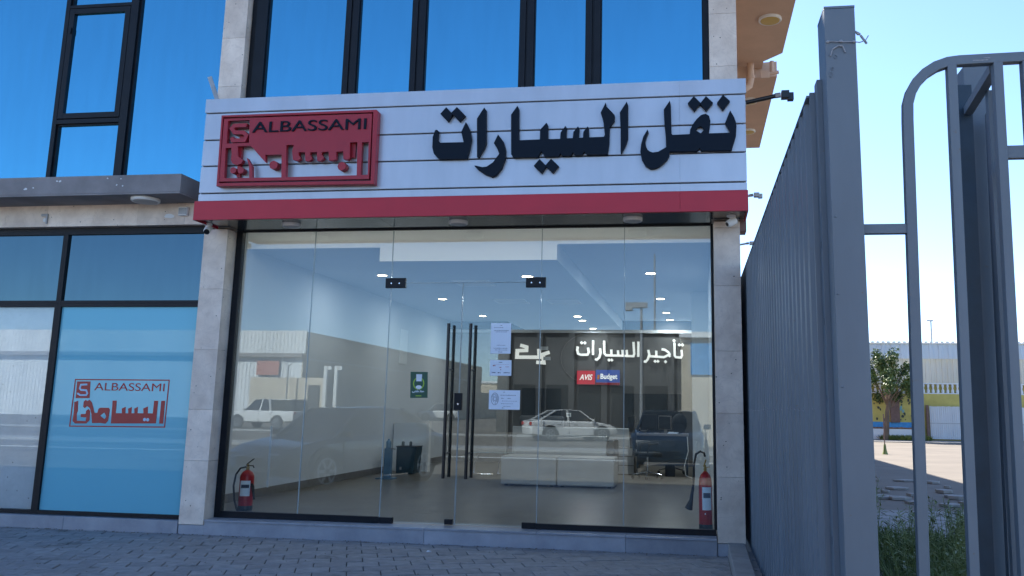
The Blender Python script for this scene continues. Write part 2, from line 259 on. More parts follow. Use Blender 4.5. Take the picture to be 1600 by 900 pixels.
# ------------------------------------------------------------------ mesh helpers
class MB:
    def __init__(s): s.v = []; s.f = []
    def add(s, vs, fs):
        o = len(s.v); s.v += [tuple(p) for p in vs]; s.f += [tuple(i+o for i in f) for f in fs]; return s
    def box(s, x0, x1, y0, y1, z0, z1):
        return s.add([(x0,y0,z0),(x1,y0,z0),(x1,y1,z0),(x0,y1,z0),(x0,y0,z1),(x1,y0,z1),(x1,y1,z1),(x0,y1,z1)],
                     [(0,3,2,1),(4,5,6,7),(0,1,5,4),(1,2,6,5),(2,3,7,6),(3,0,4,7)])
    def tube(s, pts, r, n=10, cap=True, r2=None):
        pts = [Vector(p) for p in pts]; K = len(pts); rings = []
        up = Vector((0, 0, 1))
        t0 = (pts[1]-pts[0]).normalized()
        if abs(t0.dot(up)) > 0.95: up = Vector((1, 0, 0))
        a = t0.cross(up).normalized()
        for k, p in enumerate(pts):
            t = (pts[min(k+1, K-1)]-pts[max(k-1, 0)]).normalized()
            a = (a - t*a.dot(t)).normalized(); b = t.cross(a)
            rr = r if r2 is None else r+(r2-r)*k/(K-1)
            if isinstance(r, (list, tuple)): rr = r[k]
            rings.append([p+a*(rr*cos(2*pi*i/n))+b*(rr*sin(2*pi*i/n)) for i in range(n)])
        vs = [v for R in rings for v in R]; fs = []
        for k in range(K-1):
            for i in range(n):
                j = (i+1) % n; fs.append((k*n+i, k*n+j, (k+1)*n+j, (k+1)*n+i))
        if cap: fs.append(tuple(range(n))[::-1]); fs.append(tuple((K-1)*n+i for i in range(n)))
        return s.add(vs, fs)
    def bar(s, p0, p1, wx, wy, up=(0, 0, 1)):
        """rectangular tube from p0 to p1, wx across, wy in the other direction"""
        p0 = Vector(p0); p1 = Vector(p1); t = (p1-p0).normalized(); u = Vector(up)
        if abs(t.dot(u)) > 0.95: u = Vector((0, 1, 0))
        a = t.cross(u).normalized(); b = a.cross(t).normalized()
        vs = []
        for p in (p0, p1):
            for sa, sb in ((-1,-1),(1,-1),(1,1),(-1,1)): vs.append(p+a*(sa*wx/2)+b*(sb*wy/2))
        return s.add(vs, [(0,3,2,1),(4,5,6,7),(0,1,5,4),(1,2,6,5),(2,3,7,6),(3,0,4,7)])
    def lathe(s, prof, c=(0,0,0), n=20, axis='z'):
        vs = []; fs = []; K = len(prof)
        for r, h in prof:
            for i in range(n):
                a = 2*pi*i/n
                if axis == 'z': p = (c[0]+r*cos(a), c[1]+r*sin(a), c[2]+h)
                elif axis == 'y': p = (c[0]+r*cos(a), c[1]+h, c[2]+r*sin(a))
                else: p = (c[0]+h, c[1]+r*cos(a), c[2]+r*sin(a))
                vs.append(p)
        for k in range(K-1):
            for i in range(n):
                j = (i+1) % n; fs.append((k*n+i, k*n+j, (k+1)*n+j, (k+1)*n+i))
        fs.append(tuple(range(n))[::-1]); fs.append(tuple((K-1)*n+i for i in range(n)))
        return s.add(vs, fs)
    def prism(s, poly, y0, y1, holes=(), plane='xz'):
        """flat outline (x,z) with holes given thickness from y0 (front) to y1 (back)"""
        loops = [list(poly)]+[list(h) for h in holes]
        flat = [p for L in loops for p in L]; N = len(flat)
        tris = tessellate_polygon([[Vector((p[0], p[1], 0)) for p in L] for L in loops])
        def P(p, y):
            if plane == 'xz': return (p[0], y, p[1])
            if plane == 'yz': return (y, p[0], p[1])
            return (p[0], p[1], y)
        vs = [P(p, y0) for p in flat]+[P(p, y1) for p in flat]; fs = []
        for t in tris: fs.append(tuple(t)); fs.append(tuple(i+N for i in t[::-1]))
        o = 0
        for L in loops:
            n = len(L)
            for i in range(n):
                j = (i+1) % n; fs.append((o+i, o+j, o+j+N, o+i+N))
            o += n
        return s.add(vs, fs)
    def stroke(s, pts, wd, y0, y1):
        pts = [Vector((p[0], p[1])) for p in pts]; L = []; R = []; n = len(pts)
        for i, p in enumerate(pts):
            d1 = (p-pts[i-1]).normalized() if i > 0 else (pts[1]-p).normalized()
            d2 = (pts[i+1]-p).normalized() if i < n-1 else d1
            n1 = Vector((-d1.y, d1.x)); n2 = Vector((-d2.y, d2.x)); m = (n1+n2).normalized(); k = min(1.6, 1/max(0.4, m.dot(n1)))
            L.append(p+m*(wd/2*k)); R.append(p-m*(wd/2*k))
        vs = []; fs = []
        for i in range(n):
            for q in (L[i], R[i]): vs.append((q.x, y0, q.y))
            for q in (L[i], R[i]): vs.append((q.x, y1, q.y))
        for i in range(n-1):
            a = i*4; b = a+4
            fs += [(a, b, b+1, a+1), (a+2, a+3, b+3, b+2), (a, a+2, b+2, b), (a+1, b+1, b+3, a+3)]
        fs += [(0, 1, 3, 2), ((n-1)*4, (n-1)*4+2, (n-1)*4+3, (n-1)*4+1)]
        return s.add(vs, fs)
    def ball(s, c, r, n=10, sc=(1, 1, 1)):
        prof = [(r*sin(pi*k/n)*1.0+1e-5, -r*cos(pi*k/n)) for k in range(n+1)]
        o = len(s.v); s.lathe(prof, (0, 0, 0), n*2)
        for i in range(o, len(s.v)):
            x, y, z = s.v[i]; s.v[i] = (c[0]+x*sc[0], c[1]+y*sc[1], c[2]+z*sc[2])
        return s

def obj(name, mb, m, parent=None, smooth=False, bevel=0.0, origin=None):
    """links the collected shapes as one mesh object; shapes are given in world metres"""
    if origin is None: origin = Vector(parent['o']) if parent and 'o' in parent else Vector((0, 0, 0))
    me = bpy.data.meshes.new(name)
    me.from_pydata([(v[0]-origin[0], v[1]-origin[1], v[2]-origin[2]) for v in mb.v], [], mb.f); me.update()
    b = bmesh.new(); b.from_mesh(me); bmesh.ops.recalc_face_normals(b, faces=b.faces); b.to_mesh(me); b.free()
    me.materials.append(m)
    if smooth:
        for p in me.polygons: p.use_smooth = True
        try: me.set_sharp_from_angle(angle=radians(38))
        except Exception: pass
    o = bpy.data.objects.new(name, me); COL.objects.link(o)
    if parent: o.parent = parent; o['o'] = tuple(origin)
    else: o.location = origin; o['o'] = tuple(origin)
    if bevel:
        md = o.modifiers.new('bevel', 'BEVEL'); md.width = bevel; md.segments = 2; md.limit_method = 'ANGLE'
    return o
def tag(o, label=None, cat=None, group=None, kind=None):
    if label: o['label'] = label
    if cat: o['category'] = cat
    if group: o['group'] = group
    if kind: o['kind'] = kind
    return o
def thing(name, label, cat, loc=(0, 0, 0), group=None):
    o = bpy.data.objects.new(name, None); COL.objects.link(o); o.location = loc; o['o'] = tuple(loc); o.empty_display_size = 0.2
    return tag(o, label, cat, group)
def one(name, mb, m, label, cat, group=None, **k):
    """a thing that is a single mesh, its origin at its base"""
    xs = [v[0] for v in mb.v]; ys = [v[1] for v in mb.v]; zs = [v[2] for v in mb.v]
    org = ((min(xs)+max(xs))/2, (min(ys)+max(ys))/2, min(zs))
    return tag(obj(name, mb, m, None, origin=org, **k), label, cat, group)
def struct(name, mb, m, **k):
    return tag(obj(name, mb, m, None, **k), kind='structure')
def dup(root, loc=None, rotz=None, label=None):
    def cp(o, par):
        c = o.copy(); COL.objects.link(c); c.parent = par
        for ch in o.children: cp(ch, c)
        return c
    r = cp(root, None)
    if loc is not None: r.location = loc
    if rotz is not None: r.rotation_euler = (0, 0, rotz)
    if label: r['label'] = label
    return r
def text(name, s, m, parent, x0, x1, z0, z1, y0, y1, shear=0.0, bold=0.0):
    """lettering from the built-in face, stretched to the given width and height, as a mesh"""
    cu = bpy.data.curves.new('lettering', 'FONT'); cu.body = s; cu.extrude = 0.5; cu.shear = shear; cu.offset = bold
    t = bpy.data.objects.new('lettering', cu); COL.objects.link(t)
    dg = bpy.context.evaluated_depsgraph_get(); me0 = t.evaluated_get(dg).to_mesh()
    vs = [v.co.copy() for v in me0.vertices]; fs = [tuple(p.vertices) for p in me0.polygons]
    t.evaluated_get(dg).to_mesh_clear(); bpy.data.objects.remove(t); bpy.data.curves.remove(cu)
    ax, bx = min(v.x for v in vs), max(v.x for v in vs); ay, by = min(v.y for v in vs), max(v.y for v in vs)
    mb = MB(); mb.add([(x0+(v.x-ax)/(bx-ax)*(x1-x0), y0 if v.z > 0 else y1, z0+(v.y-ay)/(by-ay)*(z1-z0)) for v in vs], fs)
    return obj(name, mb, m, parent)

# ---- outlines of the lettering, in metres on the sign planes (x, z)
BIG=[[(-2.918,4.594),(-2.897,4.597),(-2.88,4.584),(-2.883,4.477),(-2.853,4.444),(-2.58,4.442),(-2.613,4.562),(-2.563,4.678),(-2.517,4.591),(-2.491,4.483),(-2.508,4.353),(-2.535,4.245),(-2.864,4.251),(-2.922,4.315),(-2.944,4.391),(-2.944,4.516)],[(-2.867,4.786),(-2.799,4.862),(-2.72,4.777),(-2.772,4.687)],[(-2.739,4.792),(-2.674,4.861),(-2.573,4.756),(-2.638,4.685)],[(-2.435,4.714),(-2.355,4.843),(-2.333,4.811),(-2.32,4.422),(-2.337,4.367),(-2.404,4.251),(-2.419,4.264)],[(-2.231,4.419),(-2.185,4.52),(-2.125,4.441),(-2.094,4.341),(-2.095,4.23),(-2.134,4.121),(-2.193,4.048),(-2.241,4.028),(-2.327,4.064),(-2.402,4.115),(-2.449,4.163),(-2.428,4.165),(-2.354,4.145),(-2.305,4.15),(-2.234,4.197),(-2.166,4.294),(-2.19,4.356)],[(-2.042,4.747),(-1.971,4.848),(-1.956,4.816),(-1.946,4.445),(-1.707,4.447),(-1.707,4.558),(-1.636,4.639),(-1.62,4.611),(-1.617,4.448),(-1.479,4.446),(-1.474,4.52),(-1.421,4.594),(-1.407,4.573),(-1.413,4.45),(-1.338,4.451),(-1.331,4.521),(-1.28,4.585),(-1.266,4.562),(-1.274,4.452),(-1.223,4.453),(-1.22,4.518),(-1.173,4.581),(-1.161,4.559),(-1.158,4.454),(-0.992,4.455),(-0.981,4.479),(-0.999,4.639),(-1.03,4.733),(-0.974,4.85),(-0.965,4.804),(-0.874,4.702),(-0.876,4.635),(-0.928,4.563),(-0.933,4.38),(-0.949,4.253),(-1.179,4.256),(-1.207,4.293),(-1.232,4.253),(-1.309,4.253),(-1.333,4.289),(-1.356,4.249),(-1.452,4.249),(-1.474,4.28),(-1.493,4.244),(-1.649,4.245),(-1.69,4.311),(-1.727,4.242),(-2.004,4.246),(-2.029,4.284)],[(-1.77,4.145),(-1.705,4.222),(-1.626,4.138),(-1.681,4.054)],[(-1.643,4.142),(-1.576,4.222),(-1.488,4.134),(-1.555,4.055)],[(-0.817,4.729),(-0.741,4.851),(-0.727,4.814),(-0.726,4.429),(-0.745,4.363),(-0.797,4.258),(-0.806,4.267),(-0.807,4.523)],[(-0.074,4.808),(-0.007,4.887),(0.067,4.803),(-0.003,4.714)],[(0.057,4.797),(0.123,4.882),(0.198,4.804),(0.125,4.712)],[(0.241,4.802),(0.306,4.891),(0.381,4.815),(0.303,4.713)]]
NAQL=[(-0.335,4.744),(-0.268,4.846),(-0.259,4.796),(-0.252,4.468),(-0.241,4.453),(-0.057,4.456),(-0.049,4.51),(-0.028,4.557),(0.019,4.622),(0.065,4.666),(0.117,4.682),(0.154,4.656),(0.167,4.599),(0.16,4.527),(0.148,4.458),(0.369,4.458),(0.372,4.472),(0.323,4.57),(0.379,4.71),(0.417,4.639),(0.437,4.584),(0.444,4.53),(0.436,4.422),(0.412,4.34),(0.388,4.26),(0.066,4.264),(0.05,4.297),(0.021,4.261),(-0.271,4.264),(-0.277,4.216),(-0.3,4.175),(-0.34,4.135),(-0.38,4.103),(-0.421,4.083),(-0.478,4.078),(-0.536,4.116),(-0.576,4.189),(-0.591,4.273),(-0.582,4.358),(-0.559,4.442),(-0.512,4.523),(-0.501,4.494),(-0.524,4.441),(-0.536,4.392),(-0.533,4.344),(-0.513,4.295),(-0.49,4.274),(-0.455,4.261),(-0.397,4.268),(-0.311,4.316),(-0.316,4.458),(-0.327,4.555)]
NAQL_HOLE=[(0.006,4.498),(0.035,4.531),(0.055,4.54),(0.081,4.527),(0.097,4.499),(0.063,4.461)]
LOGO_OUT=[(-5.525,4.845),(-3.611,4.847),(-3.594,4.825),(-3.591,3.966),(-5.513,3.983)]
LOGO_OUT_IN=[(-5.504,4.82),(-3.649,4.817),(-3.635,4.007),(-5.485,4.02)]
LOGO_PLATE=[(-5.487,4.801),(-3.662,4.801),(-3.656,4.027),(-5.481,4.038)]
LOGO_HOLES=[[(-5.434,4.774),(-5.165,4.777),(-5.148,4.498),(-5.428,4.496)],[(-5.436,4.442),(-5.367,4.444),(-5.354,4.365),(-5.359,4.293),(-5.332,4.25),(-5.274,4.233),(-5.226,4.247),(-5.202,4.289),(-5.276,4.339),(-5.284,4.459),(-5.132,4.462),(-5.086,4.424),(-5.011,4.343),(-4.924,4.255),(-4.933,4.345),(-4.732,4.345),(-4.714,4.071),(-5.077,4.074),(-5.089,4.214),(-5.151,4.311),(-5.16,4.305),(-5.124,4.215),(-5.109,4.074),(-5.422,4.076)],[(-4.681,4.456),(-4.59,4.457),(-4.606,4.38),(-4.589,4.278),(-4.531,4.261),(-4.491,4.293),(-4.525,4.336),(-4.524,4.365),(-4.448,4.366),(-4.434,4.258),(-4.391,4.255),(-4.351,4.289),(-4.385,4.332),(-4.383,4.361),(-4.302,4.364),(-4.291,4.255),(-4.25,4.253),(-4.209,4.285),(-4.243,4.334),(-4.241,4.36),(-4.161,4.362),(-4.15,4.258),(-4.108,4.253),(-4.059,4.27),(-4.067,4.358),(-3.983,4.362),(-3.975,4.267),(-3.929,4.257),(-3.9,4.277),(-3.908,4.464),(-3.819,4.466),(-3.804,4.073),(-4.661,4.072)],[(-3.764,4.462),(-3.685,4.463),(-3.674,4.078),(-3.757,4.075)]]
LOGO_S=[(-5.197,4.714),(-5.351,4.714),(-5.382,4.679),(-5.344,4.631),(-5.233,4.627),(-5.19,4.59),(-5.213,4.532),(-5.356,4.532),(-5.372,4.569)]
LOGO_DOTS=[(-5.318,4.169),(-5.225,4.167),(-4.823,4.221),(-3.99,4.185)]
ST_FRAME=[(-7.595,1.764),(-6.326,1.77),(-6.33,1.198),(-7.603,1.186)]
ST_BOX=[(-7.561,1.734),(-7.38,1.736),(-7.369,1.534),(-7.557,1.531)]
ST_S=[(-7.419,1.699),(-7.505,1.694),(-7.514,1.651),(-7.497,1.632),(-7.424,1.628),(-7.405,1.592),(-7.417,1.57),(-7.499,1.569),(-7.54,1.59)]
ST_GLY=[[(-6.412,1.516),(-6.361,1.517),(-6.359,1.245),(-6.412,1.244)],[(-7.056,1.509),(-7.001,1.51),(-6.996,1.359),(-6.916,1.36),(-6.924,1.415),(-6.873,1.437),(-6.869,1.361),(-6.831,1.361),(-6.839,1.416),(-6.791,1.436),(-6.789,1.362),(-6.749,1.363),(-6.757,1.418),(-6.711,1.44),(-6.709,1.364),(-6.63,1.363),(-6.64,1.42),(-6.579,1.446),(-6.573,1.364),(-6.508,1.365),(-6.505,1.515),(-6.452,1.516),(-6.454,1.246),(-7.048,1.235)],[(-7.367,1.515),(-7.33,1.481),(-7.302,1.413),(-7.281,1.358),(-7.243,1.359),(-7.234,1.406),(-7.208,1.422),(-7.098,1.421),(-7.08,1.4),(-7.089,1.264),(-7.119,1.231),(-7.186,1.238),(-7.3,1.234),(-7.321,1.345),(-7.35,1.413),(-7.391,1.438),(-7.417,1.411),(-7.443,1.428),(-7.443,1.488),(-7.42,1.513),(-7.391,1.498)],[(-7.57,1.482),(-7.519,1.5),(-7.508,1.376),(-7.518,1.341),(-7.508,1.26),(-7.388,1.258),(-7.384,1.301),(-7.461,1.304),(-7.466,1.342),(-7.399,1.343),(-7.398,1.378),(-7.368,1.404),(-7.341,1.378),(-7.337,1.268),(-7.375,1.229),(-7.528,1.226),(-7.565,1.255),(-7.562,1.341),(-7.562,1.383)]]
ST_HOLE=[(-7.201,1.325),(-7.149,1.365),(-7.119,1.314),(-7.139,1.284)]
ST_DOTS=[(-6.607,1.289),(-6.565,1.288)]
SM_STROKES=[[(-2.987,3.057),(-3.005,2.97),(-2.977,2.879),(-2.903,2.849),(-2.739,2.854),(-2.707,2.915),(-2.727,3.029)],[(-2.598,3.212),(-2.598,2.849)],[(-2.422,3.012),(-2.406,2.898),(-2.439,2.783),(-2.506,2.726),(-2.545,2.745)],[(-2.318,3.204),(-2.31,2.889),(-2.267,2.842),(-1.58,2.824),(-1.561,2.885),(-1.58,3.179)],[(-2.133,2.843),(-2.138,2.985)],[(-1.961,2.829),(-1.969,2.967)],[(-1.846,2.826),(-1.856,2.978)],[(-1.739,2.827),(-1.751,2.978)],[(-1.457,3.189),(-1.46,2.81)],[(-1.21,2.982),(-1.185,2.868),(-1.219,2.755),(-1.276,2.689),(-1.318,2.701)],[(-1.185,2.827),(-0.823,2.805),(-0.71,2.862),(-0.664,2.816)],[(-1.012,2.813),(-1.011,2.964)],[(-0.879,3.003),(-0.794,2.988),(-0.71,2.928),(-0.669,2.863)],[(-0.558,3.165),(-0.555,2.845),(-0.523,2.807),(-0.402,2.799),(-0.373,2.855),(-0.387,2.987)]]
SM_DOTS=[(-2.891,3.151),(-2.81,3.152),(-2.193,2.723),(-2.123,2.723),(-1.04,2.7),(-0.971,2.701),(-0.783,2.693),(-0.568,3.216),(-0.437,3.113),(-0.362,3.113)]
EM_STROKES=[[(-4.467,3.082),(-4.307,3.038),(-4.309,2.952),(-4.545,2.942),(-4.551,2.777),(-3.973,2.78),(-3.987,2.99)],[(-4.041,2.653),(-3.853,2.64),(-3.877,2.852),(-3.713,2.908)],[(-3.861,2.749),(-3.686,2.75)],[(-3.937,3.006),(-3.755,3.007)]]
AV=[(-2.995,2.446),(-2.549,2.45),(-2.545,2.12),(-2.99,2.115)]
BU=[(-2.51,2.475),(-1.921,2.481),(-1.923,2.105),(-2.525,2.105)]

# ================================================================== ground
struct('ground', MB().box(-400, 400, -400, 400, -0.9, -0.10), M['lot'])
# street side sheet (in front of the building and beyond, seen in the glass)
struct('street', MB().box(-300, 300, -300, -8.3, -0.098, -0.03), M['asphalt'])
struct('pavement', MB().box(-60, 0.30, -8.3, -2.95, -0.095, 0.0), M['paver_far'])
pavebed = struct('paver_bed', MB().box(-30, 0.30, -2.95, 0.3, -0.094, -0.012), M['bed'])
# the pavers themselves, laid half-bond at 22 degrees to the shop front
def clip(poly, ax, val, sgn):
    out = []
    for i in range(len(poly)):
        a, b = poly[i-1], poly[i]
        ia, ib = (a[ax]-val)*sgn >= 0, (b[ax]-val)*sgn >= 0
        if ia != ib:
            t = (val-a[ax])/(b[ax]-a[ax]); out.append((a[0]+(b[0]-a[0])*t, a[1]+(b[1]-a[1])*t))
        if ib: out.append(b)
    return out
ca, sa = cos(radians(22)), sin(radians(22))
PW, PH = 0.305, 0.25
cells = []
for j in range(-40, 40):
    for i in range(-60, 60):
        u0 = i*PW+(j % 2)*PW/2+0.004; u1 = u0+PW-0.008; v0 = j*PH+0.004; v1 = v0+PH-0.008
        q = [(u*ca-v*sa-4.0, u*sa+v*ca-1.0) for u, v in ((u0, v0), (u1, v0), (u1, v1), (u0, v1))]
        cx = sum(p[0] for p in q)/4; cy = sum(p[1] for p in q)/4
        if not (-30.3 < cx < 0.6 and -3.2 < cy < 0.2): continue
        p = q
        for ax, val, sg in ((0, 0.297, -1), (1, -0.002, -1), (1, -2.948, 1), (0, -30, 1)):
            if len(p) > 2: p = clip(p, ax, val, sg)
        if len(p) < 3: continue
        ar = abs(sum(p[k-1][0]*p[k][1]-p[k][0]*p[k-1][1] for k in range(len(p))))/2
        if ar < 0.001: continue
        d = sqrt(cx*cx+(cy+9.84)**2); vis = (cx > -9.3) and (cy > -2.75 + max(0, (cx+6)*0.22))
        cells.append((not vis, d, p))
cells.sort(key=lambda c: (c[0], c[1]))
rest = MB()
for k, (nv, d, p) in enumerate(cells):
    h = random.uniform(-0.0035, 0.0035); tx = random.uniform(-0.008, 0.008)
    cx = sum(a[0] for a in p)/len(p); n = len(p)
    cy = sum(a[1] for a in p)/len(p)
    vs = [(a[0], a[1], -0.01) for a in p]+[(a[0], a[1], -0.005+h+(a[0]-cx)*tx) for a in p]+[(cx+(a[0]-cx)*0.965, cy+(a[1]-cy)*0.965, h+(a[0]-cx)*tx) for a in p]
    fs = [tuple(range(2*n, 3*n))]
    for r in (0, 1):
        for i in range(n):
            j = (i+1) % n; fs.append((r*n+i, r*n+j, (r+1)*n+j, (r+1)*n+i))
    if not nv and k < 295: obj('paver', MB().add(vs, fs), M['paver'], pavebed)
    else: rest.add(vs, fs)
tag(obj('paver_field', rest, M['paver'], pavebed), kind='stuff')
# bottle cap / scrap lying on the paving
one('paper_scrap', MB().add([(-2.83,-0.52,0.004),(-2.78,-0.53,0.012),(-2.77,-0.50,0.006),(-2.82,-0.49,0.014)], [(0,1,2,3)]).add([(-2.83,-0.52,0.0),(-2.78,-0.53,0.004),(-2.77,-0.50,0.0),(-2.82,-0.49,0.004)], [(3,2,1,0)]),
    M['paper'], 'tiny white scrap of paper lying on the grey pavers before the glass doors', 'litter')

# ================================================================== the building
B = thing('shop_building', 'two storey limestone and blue glass commercial building with a ground floor glass shop front', 'building', (0, 0, 0))
# --- pillars of limestone slabs
def pillar(x0, x1, dep, zs, label=None):
    core = obj('pillar', MB().box(x0+0.03, x1-0.03, 0.04, dep+0.02, zs[0]+0.01, zs[-1]), M['stone'], B)
    for a, b in zip(zs[:-1], zs[1:]):
        obj('stone_slab', MB().box(x0, x1, 0.0, 0.028, a+0.001, b-0.001), M['stone'], core, bevel=0.0025)
        obj('stone_slab', MB().box(x1-0.028, x1-0.0015, 0.0295, dep, a+0.001, b-0.001), M['stone'], core, bevel=0.0025)
        obj('stone_slab', MB().box(x0+0.0015, x0+0.028, 0.0295, dep, a+0.001, b-0.001), M['stone'], core, bevel=0.0025)
    return core
pillar(-5.975, -5.665, 0.24, [0.11, 0.83, 1.42, 2.125, 2.86, 3.60])
pillar(0.195, 0.485, 0.24, [0.13, 0.81, 1.48, 2.15, 2.87, 3.53, 3.60])
pillar(-5.965, -5.65, 0.22, [3.62, 4.2, 4.8, 5.44, 6.09, 6.74, 7.4, 8.05, 9.0])
pillar(0.175, 0.49, 0.22, [3.62, 4.2, 4.8, 5.44, 6.09, 6.74, 7.4, 8.05, 9.0])
# --- base course and step in grey marble
def slabs(name, xs, y0, y1, z0, z1, m, par=B, gap=0.0015, bevel=0.003):
    for a, b in zip(xs[:-1], xs[1:]):
        obj(name, MB().box(a+gap, b-gap, y0, y1, z0, z1), m, par, bevel=bevel)
plinth = obj('plinth', MB().box(-30, 0.48, 0.05, 0.6, -0.05, 0.125), M['stone_blue'], B)
slabs('base_slab', [-16, -13.4, -10.8, -8.9, -7.45, -5.985], 0.0, 0.21, -0.02, 0.148, M['stone_blue'], plinth)
slabs('base_slab', [-5.98, -5.655], 0.012, 0.05, -0.02, 0.106, M['stone_blue'], plinth)
slabs('base_slab', [0.19, 0.335], 0.012, 0.05, -0.02, 0.126, M['stone_blue'], plinth)
stp = obj('step', MB().box(-5.66, 0.19, 0.03, 0.45, -0.05, 0.135), M['stone_blue'], B)
slabs('step_riser', [-5.652, -3.02, -0.78, 0.186], 0.0, 0.028, -0.02, 0.148, M['stone_blue'], stp)
slabs('step_tread', [-5.652, -4.3, -3.02, -1.75, -0.78, 0.186], -0.012, 0.42, 0.15, 0.172, M['stone_blue'], stp)
# --- left bay: lintel, canopy, windows
lin = obj('lintel', MB().box(-30, -5.977, 0.03, 0.35, 3.665, 3.975), M['stone'], B)
xs = [-14.5, -13.2, -12, -10.8, -9.6, -8.74, -8.15, -7.5, -6.9, -6.25, -5.978]
slabs('stone_slab', xs, 0.0, 0.028, 3.665, 3.975, M['stone'], lin, gap=0.001, bevel=0.0015)
# broken and patched fixing holes in the lintel
def splat(cx, cz, r, n, ax=1.6):
    return [(cx+r*ax*random.uniform(0.55, 1.1)*cos(2*pi*i/n), cz+r*random.uniform(0.5, 1.1)*sin(2*pi*i/n)) for i in range(n)]
obj('mortar_patch', MB().prism(splat(-6.46, 3.775, 0.035, 11, 2.6), -0.004, 0.004), M['white_wall'], lin)
obj('mortar_patch', MB().prism(splat(-8.17, 3.75, 0.03, 9), -0.004, 0.004), M['white_wall'], lin)
obj('canopy', MB().box(-30, -6.03, -0.5, 0.02, 3.955, 4.175).box(-30, -6.032, -0.498, 0.0, 3.935, 3.955), M['render_grey'], B, bevel=0.004)
for i in range(9):
    x = random.uniform(-8.3, -6.2); z = random.uniform(4.0, 4.14)
    if i < 9: obj('paint_fleck', MB().prism(splat(x, z, random.uniform(0.006, 0.016), 7, 1.2), -0.503, -0.4995), M['white_wall'], B)
WY = 0.09
def window(name, x0, x1, z0, z1, y, fw, m, par=B, fd=0.07, mf=None):
    """frame of four bars with a pane set into it"""
    fr = obj(name, MB().box(x0, x0+fw, y, y+fd, z0, z1).box(x1-fw, x1, y, y+fd, z0, z1).box(x0+fw, x1-fw, y+0.001, y+fd, z0, z0+fw).box(x0+fw, x1-fw, y+0.001, y+fd, z1-fw, z1), mf or M['frame'], par, bevel=0.002)
    mb = MB().box(x0+fw-0.004, x1-fw+0.004, y+0.030, y+0.042, z0+fw-0.004, z1-fw+0.004)
    ty, tx = random.uniform(-0.004, 0.004), random.uniform(-0.004, 0.004)      # no two panes sit quite true
    if y == WY and z0 < 1: ty = tx = 0
    mb.v = [(a, b+(ty if c > (z0+z1)/2 else 0)+(tx if a > (x0+x1)/2 else 0), c) for a, b, c in mb.v]
    obj('pane', mb, m, fr)
    return fr
WY = 0.09
for (a, b, m) in ((-16.0, -13.4, 'film_blue'), (-13.4, -10.75, 'film_blue'), (-10.75, -7.925, 'glass'), (-7.925, -5.977, 'film_blue')):
    window('window', a, b, 0.152, 2.70, WY, 0.045, M[m])
    window('transom_window', a, b, 2.70, 3.61, WY, 0.035, M['transom'])
obj('inner_panel', MB().box(-10.70, -7.985, 0.165, 0.19, 0.16, 2.69), M['pale_marble'], B)
obj('panel_edge', MB().box(-7.984, -7.93, 0.15, 0.20, 0.16, 2.69), M['skirting'], B)
# white blind edge strip behind the right pane of the left bay
obj('head_frame', MB().box(-16, -5.977, WY+0.01, WY+0.08, 3.61, 3.664), M['frame'], B)
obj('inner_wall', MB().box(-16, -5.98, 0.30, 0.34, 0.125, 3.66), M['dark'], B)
# first floor, left bay
UY = 0.10
for a, b in ((-16.0, -13.1), (-13.1, -10.8), (-10.8, -8.30)): window('window', a, b, 4.177, 7.3, UY, 0.03, M['blue_mirror'])
window('window', -7.24, -5.967, 4.177, 7.3, UY, 0.025, M['blue_mirror'])
mul = obj('mullion', MB().box(-8.30, -8.245, UY-0.03, UY+0.08, 4.177, 7.3).box(-7.35, -7.24, UY-0.03, UY+0.08, 4.177, 7.3), M['frame'], B, bevel=0.003)
window('window', -8.245, -7.35, 4.177, 5.05, UY, 0.022, M['blue_mirror'])
obj('transom_bar', MB().box(-8.245, -7.35, UY-0.03, UY+0.07, 5.05, 5.11), M['frame'], B, bevel=0.003)
obj('transom_bar', MB().box(-8.245, -7.35, UY-0.03, UY+0.07, 6.66, 6.70), M['frame'], B, bevel=0.003)
sash = window('opening_sash', -8.235, -7.352, 5.12, 6.65, UY-0.035, 0.072, M['blue_mirror'])
obj('handle', MB().box(-8.19, -8.175, UY-0.055, UY-0.036, 6.30, 6.38), M['frame'], sash)
window('window', -8.245, -7.35, 6.70, 7.3, UY, 0.022, M['blue_mirror'])
# first floor, right bay above the sign
ux = [-5.50, -4.265, -3.39, -2.015, -1.20, 0.172]
for a, b in zip(ux[:-1], ux[1:]):
    window('window', a+0.09, b-0.085+ (0.02 if b > 0 else 0), 5.0, 7.3, UY, 0.012, M['blue_mirror'])
for x in ux[1:-1]: obj('mullion', MB().box(x-0.085, x-0.012, UY-0.03, UY+0.08, 5.0, 7.3).box(x-0.012, x+0.012, UY-0.01, UY+0.08, 5.0, 7.3).box(x+0.012, x+0.09, UY-0.03, UY+0.08, 5.0, 7.3), M['frame'], B, bevel=0.003)
obj('mullion', MB().box(-5.648, -5.56, UY+0.02, UY+0.08, 5.0, 7.3).box(-5.56, -5.41, UY-0.03, UY+0.08, 5.0, 7.3), M['frame'], B, bevel=0.003)
obj('mullion', MB().box(0.107, 0.174, UY-0.03, UY+0.08, 5.0, 7.3), M['frame'], B, bevel=0.003)
obj('upper_wall', MB().box(-30, 0.45, 0.05, 0.5, 7.3, 9.0).box(-5.65, 0.175, 0.05, 0.3, 3.66, 5.0), M['stone'], B)
